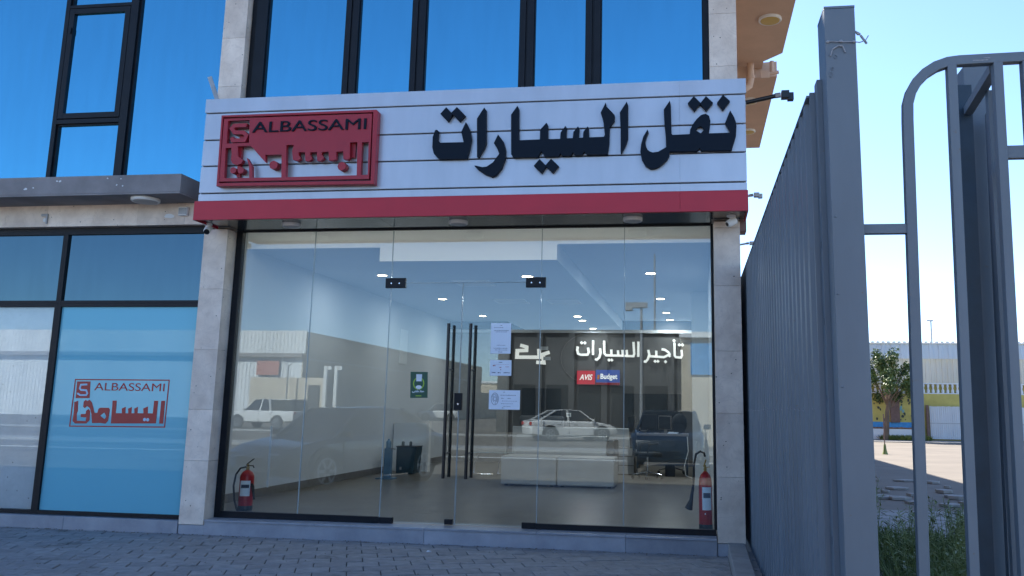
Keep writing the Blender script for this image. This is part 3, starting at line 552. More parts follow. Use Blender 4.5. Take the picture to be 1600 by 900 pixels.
# shell
obj('side_wall', MB().box(0.30, 0.46, 0.26, 40, -0.05, 9.0), M['tan'], B)
obj('roof', MB().box(-30, 0.49, 0.0, 40, 9.001, 9.2), M['render_grey'], B)
obj('rear_wall', MB().box(-30, 0.295, 12.6, 12.8, -0.05, 9.0).box(-30, 0.46, 39.8, 40, -0.05, 9.0), M['tan'], B)
obj('left_wall', MB().box(-30.2, -30.001, 0, 40, -0.05, 9.0), M['tan'], B)
obj('floor_slab', MB().box(-29.9, 0.295, 0.52, 12.55, 4.0, 4.25).box(-29.9, -6.0, 0.36, 0.52, 4.0, 4.15), M['white_wall'], B)
# side balconies / overhanging slabs at the right with their ceiling lamps
s1 = obj('overhang_slab', MB().prism([(0.46, -1.2), (1.33, -1.2), (1.31, 2.98), (1.02, 3.32), (0.46, 3.32)], 6.8, 7.05, plane='xy'), M['tan'], B)
s2 = obj('overhang_slab', MB().prism([(0.46, 3.95), (1.0, 3.95), (1.31, 3.92), (1.30, 7.87), (0.46, 7.87)], 6.8, 7.05, plane='xy'), M['tan'], B)
obj('overhang_beam', MB().box(0.46, 1.08, 3.325, 3.945, 6.95, 7.2).box(0.46, 0.9, 3.45, 3.60, 6.62, 6.80), M['tan'], B)
obj('drain_pipe', MB().tube([(0.86, 3.36, 7.0), (0.86, 3.36, 6.55), (0.84, 3.36, 6.45), (0.74, 3.36, 6.38), (0.55, 3.36, 6.36), (0.44, 3.36, 6.36)], 0.055, 14).tube([(0.86, 3.36, 6.56), (0.86, 3.36, 6.60)], 0.066, 14), M['tan'], B, smooth=True)
obj('drain_pipe', MB().tube([(0.56, 3.0, 6.80), (0.56, 3.0, 6.0)], 0.022, 10), M['tan'], B, smooth=True)
obj('tap_fitting', MB().box(1.02, 1.16, 3.5, 3.58, 6.62, 6.74).tube([(1.16, 3.54, 6.70), (1.30, 3.54, 6.72)], 0.03, 8).tube([(1.2, 3.54, 6.72), (1.2, 3.54, 6.9)], 0.035, 8), M['tan'], B)

# --- shop front glass
GY = 0.25
def pane(name, x0, x1, z0, z1, par=B):
    p = obj(name, MB().box(x0+0.003, x1-0.003, GY-0.006, GY+0.006, z0, z1), M['glass'], par)
    return p
jx = [-5.585, -4.635, -3.635, -1.80, -0.825, 0.165]
pane('glass_panel', jx[0], jx[1], 0.20, 3.62); pane('glass_panel', jx[1], jx[2], 0.20, 3.62)
pane('glass_panel', jx[3], jx[4], 0.20, 3.62); pane('glass_panel', jx[4], jx[5], 0.20, 3.62)
pane('glass_panel', jx[2], jx[3], 2.965, 3.62)
for x in (jx[1], jx[4]): obj('glass_joint', MB().box(x-0.004, x+0.004, GY-0.0075, GY+0.0075, 0.20, 3.62), M['glass_edge'], B)
for x in (jx[2], jx[3]): obj('glass_joint', MB().box(x-0.004, x+0.004, GY-0.0075, GY+0.0075, 0.20, 3.62), M['glass_edge'], B)
obj('glass_joint', MB().box(jx[2]+0.003, jx[3]-0.003, GY-0.0075, GY+0.0075, 2.955, 2.965), M['glass_edge'], B)
obj('bottom_channel', MB().box(-5.60, -3.64, GY-0.03, GY+0.03, 0.173, 0.245), M['frame'], B, bevel=0.002)
obj('bottom_channel', MB().box(-1.80, 0.185, GY-0.03, GY+0.03, 0.173, 0.235), M['frame'], B, bevel=0.002)
obj('side_channel', MB().box(-5.664, -5.586, GY-0.035, GY+0.05, 0.173, 3.66), M['frame'], B, bevel=0.002)
obj('side_channel', MB().box(0.163, 0.194, GY-0.035, GY+0.05, 0.235, 3.66), M['frame'], B, bevel=0.002)
obj('head_channel', MB().box(-5.585, 0.162, GY-0.02, GY+0.02, 3.605, 3.66), M['frame'], B)
for (a, b) in ((jx[2], -2.745), (-2.741, jx[3])):
    d = pane('door_leaf', a, b, 0.185, 2.952)
    obj('glass_edge', MB().box(b-0.004 if a < -3 else a, b if a < -3 else a+0.004, GY-0.0068, GY+0.0068, 0.185, 2.952), M['glass_edge'], d)
    xh = -2.865 if a < -3 else -2.60
    for yy, xo in ((GY-0.12, 0.0), (GY+0.12, 0.0)):
        h = MB().tube([(xh+xo, yy, 0.70), (xh+xo, yy, 2.46)], 0.019, 16)
        for z in (0.98, 1.93): h.tube([(xh, yy, z), (xh, GY, z)], 0.009, 8)
        obj('handle', h, M['black_steel'], d, smooth=True)
    sx = -1 if a < -3 else 1
    if a < -3:
        obj('lock_box', MB().box(-2.795, -2.70, GY-0.03, GY-0.007, 1.465, 1.66), M['frame'], d, bevel=0.004)
        obj('lock_cylinder', MB().lathe([(0.011, 0), (0.011, 0.006), (0.004, 0.007)], (-2.746, GY-0.037, 1.535), 12, 'y'), M['chrome'], d)
        obj('bottom_clamp', MB().box(-2.86, -2.765, GY-0.022, GY+0.022, 0.185, 0.245), M['frame'], d, bevel=0.003)
    else:
        pass
for x0, x1 in ((-3.70, -3.45), (-1.98, -1.745)):
    obj('hinge_clamp', MB().box(x0, x1, GY-0.025, GY+0.025, 2.895, 3.015), M['frame'], B, bevel=0.004)
    c = 0.5*(x0+x1)
    obj('hinge_screw', MB().lathe([(0.009, 0), (0.009, 0.003)], (c-0.05, GY-0.029, 2.95), 10, 'y').lathe([(0.009, 0), (0.009, 0.003)], (c+0.05, GY-0.029, 2.95), 10, 'y'), M['chrome'], B)
for x0, x1 in ((-3.64, -3.475), (-1.965, -1.802)):
    obj('pivot_clamp', MB().box(x0+0.001, x1, GY-0.028, GY+0.028, 0.176, 0.24), M['frame'], B, bevel=0.003)

# --- interior
RX0, RX1, RY1 = -6.35, 0.20, 12.4
obj('floor', MB().box(RX0, 0.29, 0.455, 12.6, 0.10, 0.165).box(-5.65, 0.19, 0.30, 0.455, 0.1505, 0.165), M['floor_tile'], B)
obj('interior_wall', MB().box(RX0-0.1, RX0, 0.45, 12.6, 0.16, 4.0), M['shop_wall'], B)
obj('interior_wall', MB().box(RX1, 0.295, 0.30, 12.6, 0.16, 4.0), M['shop_wall'], B)
obj('interior_wall', MB().box(RX0-0.1, -5.68, 0.30, 0.445, 0.16, 4.0), M['white_wall'], B)
obj('rear_interior_wall', MB().box(RX0, RX1, RY1, 12.58, 0.16, 4.0), M['back_wall'], B)
obj('skirting', MB().box(RX0, RX0+0.014, 0.45, 12.39, 0.166, 0.285), M['skirting'], B)
obj('ceiling', MB().box(RX0, -4.36, 1.78, 12.39, 3.69, 3.80), M['ceiling_shaded'], B)
obj('ceiling', MB().box(-1.86, RX1, 1.78, 12.39, 3.71, 3.80), M['ceiling_shaded'], B)
obj('dropped_ceiling', MB().box(-4.358, -1.862, 1.752, 12.39, 3.48, 3.80), M['ceiling_shaded'], B)
obj('ceiling_fascia', MB().box(RX0, -4.36, 1.74, 1.775, 3.675, 3.99).box(-1.86, RX1, 1.74, 1.775, 3.695, 3.99).box(-4.359, -1.861, 1.74, 1.75, 3.478, 3.99), M['fascia_lit'], B)
obj('ceiling', MB().box(RX0, RX1, 0.31, 1.735, 3.92, 3.99), M['ceiling_shaded'], B)
obj('cove_trim', MB().box(RX0, RX1, 12.30, 12.398, 3.40, 3.475), M['white_wall'], B)
obj('partition_column', MB().box(-0.10, 0.199, 6.8, 7.15, 0.166, 3.705), M['white_wall'], B)
obj('partition_wall', MB().box(RX0+0.015, -5.60, 8.35, 8.42, 0.166, 1.15), M['white_wall'], B)
obj('partition_post', MB().box(-5.60, -5.55, 8.30, 8.46, 0.166, 1.20), M['cam_white'], B)
obj('rear_panel', MB().box(-6.30, -4.75, 12.2, 12.395, 0.166, 3.39), mat('grey_panel', (0.20, 0.20, 0.19), 0.5), B)
for k, (x0, x1, z0, z1) in enumerate(((-4.4, -3.4, 0.9, 2.0), (-1.8, -0.4, 0.7, 1.9))):
    obj('rear_glazing', MB().box(x0, x1, 12.36, 12.398, z0, z1), M['screen'], B)

obj('cove_lamp', MB().box(-6.2, 0.05, 0.9, 0.98, 3.895, 3.915), M['cove_on'], B)
# downlights: each a lit fitting in the ceiling
grp = 'lit downlights in the shop ceiling'
dls = [(-5.28, 4.35, 3.69), (-5.17, 7.6, 3.69), (-5.12, 10.9, 3.69), (-0.74, 4.44, 3.71), (-0.72, 7.8, 3.71), (-0.69, 10.4, 3.71), (-0.66, 12.0, 3.71), (-2.54, 3.18, 3.48), (-2.55, 9.0, 3.48), (-2.56, 9.9, 3.48), (-2.55, 11.9, 3.48)]
lab = ['lit round downlight nearest the glass above the left wall', 'second lit downlight from the glass on the left ceiling', 'third lit downlight deep on the left ceiling', 'largest lit downlight at the right, nearest the glass', 'second lit downlight from the glass at the right', 'third lit downlight from the glass at the right', 'smallest lit downlight at the right beside the rear wall', 'lit downlight half hidden behind the right door hinge', 'lit downlight on the dropped ceiling ahead of its close twin', 'lit downlight on the dropped ceiling just behind its close twin', 'lit downlight on the dropped ceiling next to the rear wall']
d0 = None
for (x, y, z), l in zip(dls, lab):
    if d0 is None:
        d0 = thing('downlight', l, 'ceiling light', (x, y, z), grp)
        obj('ring', MB().lathe([(0.10, 0), (0.10, -0.012), (0.082, -0.014), (0.08, -0.002)], (x, y, z), 20), M['cam_white'], d0)
        obj('lamp', MB().lathe([(0.079, -0.004), (0.079, -0.010), (0.03, -0.016)], (x, y, z), 20), M['lamp_on'], d0)
    else: dup(d0, (x, y, z), label=l)
    ld = bpy.data.lights.new('downlight_beam', 'AREA'); ld.shape = 'DISK'; ld.size = 0.14; ld.energy = 4.0; ld.color = (0.78, 0.89, 1.0)
    lo = bpy.data.objects.new('downlight_beam', ld); COL.objects.link(lo); lo.location = (x, y, z-0.02)
# ceiling air grilles
g0 = None
for (x, y, z, l) in ((-3.55, 3.9, 3.48, 'square white air grille in the dropped ceiling nearest the doors'), (-3.45, 6.3, 3.48, 'second square white air grille along the dropped ceiling'), (-2.45, 6.4, 3.48, 'square white air grille to the right of its pair on the dropped ceiling')):
    if g0 is None:
        g0 = thing('air_grille', l, 'air vent', (x, y, z), 'air grilles in the shop ceiling')
        obj('frame', MB().box(x-0.3, x+0.3, y-0.3, y-0.26, z-0.015, z).box(x-0.3, x+0.3, y+0.26, y+0.3, z-0.015, z).box(x-0.3, x-0.26, y-0.26, y+0.26, z-0.015, z).box(x+0.26, x+0.3, y-0.26, y+0.26, z-0.015, z), M['cam_white'], g0)
        for k in range(6): obj('slat', MB().bar((x-0.26, y-0.22+k*0.088, z-0.012), (x+0.26, y-0.22+k*0.088, z-0.012), 0.05, 0.006), M['cam_white'], g0)
    else: dup(g0, (x, y, z), label=l)

# ================================================================== the shop sign
SG = thing('shop_sign', 'long white panelled shop sign with red band and raised navy Arabic lettering', 'sign', (-2.62, -0.5, 3.60))
SB = obj('sign_box', MB().box(-5.78, 0.52, -0.455, -0.01, 3.66, 5.07), M['dark'], SG)
zz = [5.088, 4.91, 4.575, 4.255, 3.925, 3.825]
for k in range(5):
    z1, z0 = zz[k]-(0.0 if k == 0 else 0.010), zz[k+1]+0.010
    xl = -5.80 if k == 0 else -5.785
    for a, b in ((xl, -0.165), (-0.165, 0.545 if k else 0.555)):
        obj('panel', MB().box(a+(0.0008 if a > -1 else 0), b-(0.0008 if b < 0 else 0), -0.50, -0.46, z0, z1).box(a+(0.001 if a > -1 else 0.01), b-(0.001 if b < 0 else 0.01), -0.487, -0.462, z0-0.003 if k < 4 else z0, z0), M['sign_white'], SG)
obj('side_panel', MB().box(0.525, 0.543, -0.455, -0.01, 3.83, 5.08), M['sign_white'], SG)
obj('side_panel', MB().box(-5.80, -5.782, -0.455, -0.01, 3.83, 5.08), M['sign_white'], SG)
obj('top_panel', MB().box(-5.80, 0.545, -0.455, -0.01, 5.072, 5.087), M['sign_white'], SG)
for a, b in ((-5.81, -0.167), (-0.1655, 0.553)): obj('red_band', MB().box(a, b, -0.535, -0.49, 3.60, 3.825), M['sign_red'], SG, bevel=0.002)
obj('red_band', MB().box(0.535, 0.553, -0.489, 0.02, 3.60, 3.825), M['sign_red'], SG)
obj('red_band', MB().box(-5.81, -5.792, -0.489, -0.005, 3.60, 3.825), M['sign_red'], SG)
sx = [-5.79, -5.0, -3.60, -1.79, -0.80, 0.532]
for a, b in zip(sx[:-1], sx[1:]): obj('soffit_panel', MB().box(a+0.002, b-0.002, -0.488, 0.21 if a > -5.6 and b < 0.2 else -0.002, 3.622, 3.64), M['soffit'], SG)
obj('soffit_panel', MB().box(-5.66, -5.002, -0.0015, 0.21, 3.622, 3.64), M['soffit'], SG)
obj('soffit_panel', MB().box(-0.798, 0.19, -0.0015, 0.21, 3.622, 3.64), M['soffit'], SG)
obj('bracket', MB().box(0.49, 0.56, 0.05, 0.30, 3.50, 3.72), mat('brown_steel', (0.20, 0.11, 0.09), 0.6), SG)
obj('cable_stub', MB().bar((-5.79, -0.22, 5.10), (-5.93, -0.26, 5.47), 0.03, 0.05), M['galv'], SG)
# raised letters: navy front 6 cm proud, with a pale return edge behind
for p in BIG: obj('letter', MB().prism(p, -0.556, -0.503), M['navy'], SG, bevel=0.003)
obj('letter', MB().prism(NAQL, -0.556, -0.503, [NAQL_HOLE]), M['navy'], SG, bevel=0.003)
# red logo plaque
LG = obj('logo_plaque', MB().prism(LOGO_PLATE, -0.60, -0.545, LOGO_HOLES), M['logo_red'], SG)
obj('logo_frame', MB().prism(LOGO_OUT, -0.60, -0.505, [LOGO_OUT_IN]), M['logo_red'], LG, bevel=0.003)
obj('logo_letter', MB().stroke(LOGO_S, 0.046, -0.60, -0.515), M['logo_red'], LG)
for k, (x, z) in enumerate(LOGO_DOTS):
    r = 0.038 if k < 2 else 0.052
    obj('logo_dot', MB().lathe([(r, 0), (r, 0.085)], (x, -0.60, z), 8 if k > 1 else 14, 'y'), M['logo_red'], LG)
obj('logo_fixing', MB().box(-5.3, -5.26, -0.545, -0.50, 4.1, 4.6).box(-3.9, -3.86, -0.545, -0.50, 4.3, 4.7), M['logo_red'], LG)
text('logo_lettering', 'ALBASSAMI', M['navy'], LG, -5.115, -3.72, 4.615, 4.745, -0.616, -0.6005)
# recessed lamps under the sign and the canopy
def disc_lamp(x, y, z, r, l, lens, group):
    t = thing('round_lamp', l, 'lamp', (x, y, z), group)
    obj('rim', MB().lathe([(r*1.04, 0.0), (r*1.04, -0.03), (r*0.98, -0.04), (r*0.88, -0.035)], (x, y, z), 28), M['cam_white'], t, smooth=True)
    obj('diffuser', MB().lathe([(r*0.88, -0.030), (r*0.84, -0.042), (r*0.4, -0.046)], (x, y, z), 28), lens, t, smooth=True)
    return t
g = 'round lamps under the shop sign'
disc_lamp(-4.77, -0.15, 3.6215, 0.105, 'round lamp under the sign nearest the left pillar', M['lamp_off'], g)
disc_lamp(-2.72, -0.14, 3.6215, 0.105, 'round lamp under the sign above the glass doors', M['lamp_off'], g)
disc_lamp(-0.70, -0.16, 3.6215, 0.105, 'round lamp under the sign nearest the right pillar', M['lamp_off'], g)
disc_lamp(-6.62, -0.27, 3.934, 0.16, 'round white lamp under the grey canopy over the left window', M['lamp_off'], 'round lamps under canopies')
g = 'round yellowed lamps under the tan overhang'
disc_lamp(1.03, 1.75, 6.799, 0.15, 'round yellowed lamp on the near tan overhang slab beside the upper pillar', M['lamp_yellow'], g)
disc_lamp(0.93, 5.0, 6.799, 0.14, 'round yellowed lamp under the rear overhang, just over the long black arm', M['lamp_yellow'], g)
disc_lamp(1.00, 6.7, 6.799, 0.14, 'round yellowed lamp under the rear overhang, below and behind the long black arm', M['lamp_yellow'], g)

# arms with floodlights on the side wall
def arm(x0, x1, y, z, dz, m, l, big=True):
    t = thing('floodlight_arm', l, 'floodlight', (x0, y, z), 'floodlight arms on the side wall')
    k = 1.0 if big else 0.8
    obj('pole', MB().tube([(x0, y, z), (x1-0.12, y-0.02, z+dz)], 0.026*k, 10), m, t, smooth=True)
    obj('clamp', MB().tube([(x0+0.06, y, z), (x0+0.1, y, z+0.005)], 0.036*k, 10).tube([(x1-0.16, y-0.02, z+dz-0.005), (x1-0.10, y-0.02, z+dz+0.002)], 0.033*k, 8), M['galv'], t)
    obj('lamp_head', MB().box(x1-0.09, x1+0.0, y-0.07, y+0.03, z+dz-0.045*k, z+dz+0.045*k).box(x1-0.02, x1+0.05, y-0.06, y+0.02, z+dz-0.07*k, z+dz+0.02*k), m if big else M['galv'], t, bevel=0.004)
arm(0.50, 1.10, 0.35, 5.09, 0.09, M['black_steel'], 'long black floodlight arm sticking out beside the sign top')
arm(0.47, 1.05, 4.8, 4.98, 0.08, M['galv'], 'grey floodlight arm showing beside the red band of the sign', False)
arm(0.47, 1.22, 9.1, 4.95, 0.10, M['galv'], 'thin grey floodlight arm lowest beside the right pillar', False)

# dome cameras under the sign corners
def cctv(x, y, z, aim, l, dark=False):
    t = thing('security_camera', l, 'security camera', (x, y, z), 'security cameras under the sign')
    obj('mount', MB().lathe([(0.05, 0), (0.05, -0.015), (0.02, -0.025), (0.02, -0.05)], (x, y, z), 16), M['cam_white'], t, smooth=True)
    c = Vector((x, y, z-0.075)); d = Vector(aim).normalized()
    obj('body', MB().tube([c-d*0.06, c-d*0.055, c+d*0.04, c+d*0.055], [0.03, 0.042, 0.042, 0.036], 16), M['cam_white'], t, smooth=True)
    obj('lens', MB().tube([c+d*0.0555, c+d*0.062], 0.034 if dark else 0.022, 16), M['black_steel'], t)
cctv(-5.80, -0.22, 3.622, (0.35, -1, -0.75), 'white security camera with dark lens under the left corner of the sign', True)
cctv(0.385, -0.20, 3.622, (-0.8, -0.35, -0.45), 'white security camera turned away under the right corner of the sign')
# fixings on the lintel
t = thing('wall_bracket', 'pale square junction box on the stone lintel beside the sign', 'junction box', (-6.26, -0.01, 3.80))
obj('box', MB().box(-6.32, -6.20, -0.05, -0.001, 3.77, 3.88), M['cam_white'], t, bevel=0.006); obj('cover', MB().box(-6.31, -6.21, -0.056, -0.0505, 3.785, 3.865), M['galv'], t)
one('broken_fixing', MB().box(-8.22, -8.13, -0.02, -0.005, 3.80, 3.83).box(-8.15, -8.13, -0.02, -0.005, 3.70, 3.80), M['galv'], 'small broken metal bracket on the stone lintel over the left mullion', 'bracket')

# ================================================================== notices on the glass
PY = GY-0.0075
def notice(x0, x1, z0, z1, l, art):
    t = thing('paper_notice', l, 'notice', ((x0+x1)/2, PY, z0), 'paper notices taped to the right door')
    obj('sheet', MB().box(x0, x1, PY-0.0012, PY, z0, z1), M['paper'], t)
    return t
def lines(t, rows, m=None, name='print'):
    mb = MB()
    for (x0, x1, z, h) in rows:
        x = x0; y = PY-0.0018
        while x < x1-0.004:
            wdt = min(random.uniform(0.006, 0.02), x1-x); mb.box(x, x+wdt, y, PY-0.0013, z, z+h*random.uniform(0.6, 1)); x += wdt+0.004
    obj(name, mb, m or M['ink'], t)
t = notice(-2.385, -2.145, 2.12, 2.475, 'tall pale blue printed notice, topmost of the three on the right door', 0)
lines(t, [(-2.28, -2.25, 2.445, 0.006), (-2.35, -2.24, 2.42, 0.006), (-2.35, -2.17, 2.385, 0.007), (-2.33, -2.19, 2.37, 0.006), (-2.35, -2.18, 2.18, 0.006), (-2.33, -2.18, 2.16, 0.006), (-2.29, -2.24, 2.135, 0.008), (-2.31, -2.21, 2.215, 0.006)])
t = notice(-2.385, -2.13, 1.865, 2.045, 'small wide pale blue notice between two larger ones on the right door', 0)
lines(t, [(-2.28, -2.24, 2.015, 0.008), (-2.36, -2.31, 1.895, 0.011), (-2.29, -2.25, 1.895, 0.011), (-2.22, -2.15, 1.895, 0.011)])
lines(t, [(-2.35, -2.32, 1.975, 0.012), (-2.27, -2.25, 1.955, 0.015), (-2.26, -2.245, 1.93, 0.012), (-2.20, -2.16, 1.965, 0.006), (-2.34, -2.16, 1.993, 0.002)], M['ink_red'], 'red_print')
t = notice(-2.385, -2.02, 1.48, 1.70, 'wide pale blue notice with an oval seal, lowest of the three on the right door', 0)
lines(t, [(-2.22, -2.19, 1.675, 0.008), (-2.25, -2.07, 1.64, 0.007), (-2.24, -2.20, 1.605, 0.006), (-2.17, -2.12, 1.605, 0.006), (-2.23, -2.05, 1.575, 0.004), (-2.24, -2.10, 1.545, 0.004), (-2.22, -2.13, 1.515, 0.004), (-2.23, -2.20, 1.495, 0.006)])
mb = MB()
for rr, k in ((1.0, 22), (0.8, 16), (0.58, 12), (0.36, 8)):
    pts = [(-2.315+0.043*rr*cos(2*pi*i/k), 1.60+0.068*rr*sin(2*pi*i/k)) for i in range(k+1)]
    for i in range(k):
        if rr == 1.0 or random.random() < 0.75: mb.stroke(pts[i:i+2], 0.004, PY-0.0018, PY-0.0013)
obj('seal_print', mb, M['ink'], t)
# green sticker on the left door
t = thing('door_sticker', 'dark green sticker with lime ring and white shapes on the left glass door', 'sticker', (-3.235, PY, 1.595))
obj('sheet', MB().prism([(-3.34, 1.90), (-3.13, 1.90), (-3.12, 1.60), (-3.33, 1.595)], PY-0.001, PY), M['sticker_green'], t)
def arc(cx, cz, rx, rz, a0, a1, n): return [(cx+rx*cos(radians(a0+(a1-a0)*i/n)), cz+rz*sin(radians(a0+(a1-a0)*i/n))) for i in range(n+1)]
mb = MB(); mb.stroke(arc(-3.235, 1.765, 0.062, 0.068, -250, 70, 22), 0.013, PY-0.0016, PY-0.0011); obj('ring_print', mb, M['sticker_lime'], t)
mb = MB().prism([(-3.265, 1.79), (-3.20, 1.79), (-3.197, 1.872), (-3.268, 1.872)], PY-0.0022, PY-0.0017).prism(arc(-3.232, 1.722, 0.037, 0.022, 0, 350, 14), PY-0.0022, PY-0.0017); obj('cup_print', mb, M['sticker_white'], t)
mb = MB()
for a in ([(-3.31, 1.672), (-3.30, 1.658), (-3.285, 1.66), (-3.28, 1.675)], [(-3.272, 1.662), (-3.262, 1.68), (-3.25, 1.662), (-3.24, 1.68), (-3.228, 1.664)], [(-3.215, 1.662), (-3.205, 1.682), (-3.19, 1.664), (-3.18, 1.676), (-3.165, 1.668)], [(-3.25, 1.69), (-3.232, 1.70), (-3.22, 1.69)]): mb.stroke(a, 0.007, PY-0.0016, PY-0.0011)
obj('lettering_print', mb, M['sticker_white'], t)
obj('strip_print', MB().box(-3.265, -3.195, PY-0.0016, PY-0.0011, 1.616, 1.627), M['sticker_lime'], t)

# red logo on the left window
SY = WY+0.030
t = thing('window_logo', 'red framed company logo lettered on the blue filmed left window', 'window sign', (-6.97, SY, 1.18))
def ring(poly, wdt):
    c = Vector((sum(p[0] for p in poly)/len(poly), sum(p[1] for p in poly)/len(poly)))
    return [(p[0]+(wdt if p[0] < c.x else -wdt), p[1]+(wdt if p[1] < c.y else -wdt)) for p in poly]
obj('frame_line', MB().prism(ST_FRAME, SY-0.003, SY-0.0005, [ring(ST_FRAME, 0.014)]), M['red_vinyl'], t)
obj('logo_box', MB().prism(ST_BOX, SY-0.003, SY-0.0005), M['red_vinyl'], t)
obj('logo_letter', MB().stroke(ST_S, 0.021, SY-0.0045, SY-0.0031), mat('pale_blue_vinyl', (0.30, 0.52, 0.70), 0.3), t)
for k, p in enumerate(ST_GLY): obj('letter', MB().prism(p, SY-0.003, SY-0.0005, [ST_HOLE] if k == 2 else []), M['red_vinyl'], t)
mb = MB()
for x, z in ST_DOTS: mb.lathe([(0.020, 0), (0.020, 0.001)], (x, SY-0.0042, z), 12, 'y')
obj('letter_dot', mb, mat('pale_vinyl_dot', (0.30, 0.52, 0.70), 0.3), t)
text('lettering', 'ALBASSAMI', M['red_vinyl'], t, -7.32, -6.385, 1.628, 1.722, SY-0.003, SY-0.0005)

# ================================================================== signs on the rear wall
t = thing('rear_wall_lettering', 'white Arabic lettering on the charcoal rear wall of the shop', 'wall sign', (-1.7, 12.37, 2.5))
for s in SM_STROKES: obj('letter', MB().stroke(s, 0.054, 12.32, 12.395), M['white_letter'], t)
mb = MB()
for k, (x, z) in enumerate(SM_DOTS): obj('letter_dot', MB().prism([(x-0.042, z), (x, z-0.042), (x+0.042, z), (x, z+0.042)], 12.32, 12.395), M['white_letter'], t)
t = thing('rear_wall_emblem', 'white angular emblem lettering on the rear wall behind the notices', 'wall sign', (-4.2, 12.37, 2.6))
for k, s in enumerate(EM_STROKES): obj('letter', MB().stroke(s, 0.085, 12.32-0.002*k, 12.39), M['white_letter'] if k < 2 else mat('grey_letter', (0.35, 0.37, 0.38), 0.5), t)
t = thing('rental_sign', 'small red and blue sign of two car rental brands below the white lettering', 'sign', (-2.46, 12.33, 2.11))
obj('red_board', MB().box(-2.995, -2.545, 12.33, 12.395, 2.115, 2.45), mat('sign_board_red', (0.30, 0.008, 0.02), 0.35, emit=(0.5, 0.02, 0.04), estr=0.18), t)
obj('blue_board', MB().box(-2.52, -1.92, 12.33, 12.395, 2.165, 2.475), mat('sign_board_blue', (0.02, 0.045, 0.20), 0.35, emit=(0.03, 0.07, 0.3), estr=0.18), t)
obj('red_board', MB().box(-2.52, -1.92, 12.33, 12.395, 2.105, 2.164), mat('sign_board_red_strip', (0.30, 0.008, 0.02), 0.35), t)
text('lettering', 'AVIS', M['white_letter'], t, -2.93, -2.60, 2.22, 2.36, 12.322, 12.3295, shear=0.25, bold=0.02)
text('lettering', 'Budget', M['white_letter'], t, -2.40, -1.98, 2.21, 2.38, 12.322, 12.3295, bold=0.02)
obj('lettering', MB().prism([(-2.49, 2.24), (-2.475, 2.35), (-2.42, 2.35), (-2.435, 2.24)], 12.322, 12.3295), mat('orange_print', (0.75, 0.22, 0.02), 0.5), t)
one('wall_ring', MB().stroke(arc(-2.70, 2.77, 0.72, 0.62, 95, 262, 30), 0.012, 12.38, 12.396), M['skirting'], 'thin grey arc line on the rear wall left of the white Arabic lettering', 'wall ornament')

# ================================================================== furniture
t = thing('upholstered_bench', 'low grey leather bench of two blocks in the middle of the shop floor', 'bench', (-2.43, 6.05, 0.165))
for a, b in ((-3.43, -2.44), (-2.43, -1.43)):
    blk = obj('block', MB().box(a, b, 5.7, 6.4, 0.185, 0.672), M['leather'], t, bevel=0.025)
    obj('foot', MB().box(a+0.06, a+0.12, 5.76, 5.82, 0.166, 0.186).box(b-0.12, b-0.06, 5.76, 5.82, 0.166, 0.186).box(a+0.06, a+0.12, 6.28, 6.34, 0.166, 0.186).box(b-0.12, b-0.06, 6.28, 6.34, 0.166, 0.186), M['black_steel'], blk)
t = thing('sofa', 'grey leather sofa with dark end rolls behind the low bench', 'sofa', (-2.5, 7.9, 0.165))
obj('base', MB().box(-3.55, -1.75, 7.5, 8.3, 0.24, 0.60), M['leather'], t, bevel=0.02)
obj('backrest', MB().prism([(7.42, 0.55), (7.60, 0.98), (7.78, 0.98), (7.85, 0.60)], -3.55, -1.75, plane='yz'), M['leather'], t, bevel=0.02)
obj('armrest', MB().box(-1.745, -1.58, 7.44, 8.28, 0.24, 0.92), M['leather_dark'], t, bevel=0.05)
obj('foot', MB().box(-3.48, -3.42, 7.56, 7.62, 0.166, 0.24).box(-1.85, -1.79, 7.56, 7.62, 0.166, 0.24), M['chrome'], t)
t = thing('long_sofa', 'longer grey sofa with round bolsters standing deeper in the shop', 'sofa', (-2.8, 10.2, 0.165))
obj('base', MB().box(-4.1, -1.35, 10.0, 10.8, 0.24, 0.62), M['leather'], t, bevel=0.02)
obj('backrest', MB().box(-4.1, -1.35, 9.86, 9.99, 0.24, 1.10), M['leather'], t, bevel=0.02)
for a, b in ((-3.95, -3.45), (-3.43, -2.95)): obj('bolster', MB().tube([(a, 9.93, 1.22), (a+0.03, 9.93, 1.22), (b-0.03, 9.93, 1.22), (b, 9.93, 1.22)], [0.09, 0.12, 0.12, 0.09], 16), M['leather_dark'], t, smooth=True)
obj('end_roll', MB().box(-1.45, -1.33, 9.80, 10.0, 0.9, 1.22), M['leather_dark'], t, bevel=0.04)
# side table
t = thing('side_table', 'glass side table on bent chrome legs left of the low bench', 'table', (-4.05, 8.2, 0.165))
obj('tabletop', MB().box(-4.5, -3.7, 7.9, 8.5, 0.60, 0.612), M['glass_edge'], t)
for x in (-4.35, -3.85): obj('leg', MB().tube([(x-0.02, 7.98, 0.60), (x-0.12, 7.98, 0.40), (x-0.14, 7.98, 0.20), (x-0.05, 7.98, 0.18), (x+0.25, 7.98, 0.18)], 0.011, 8), M['chrome'], t, smooth=True)
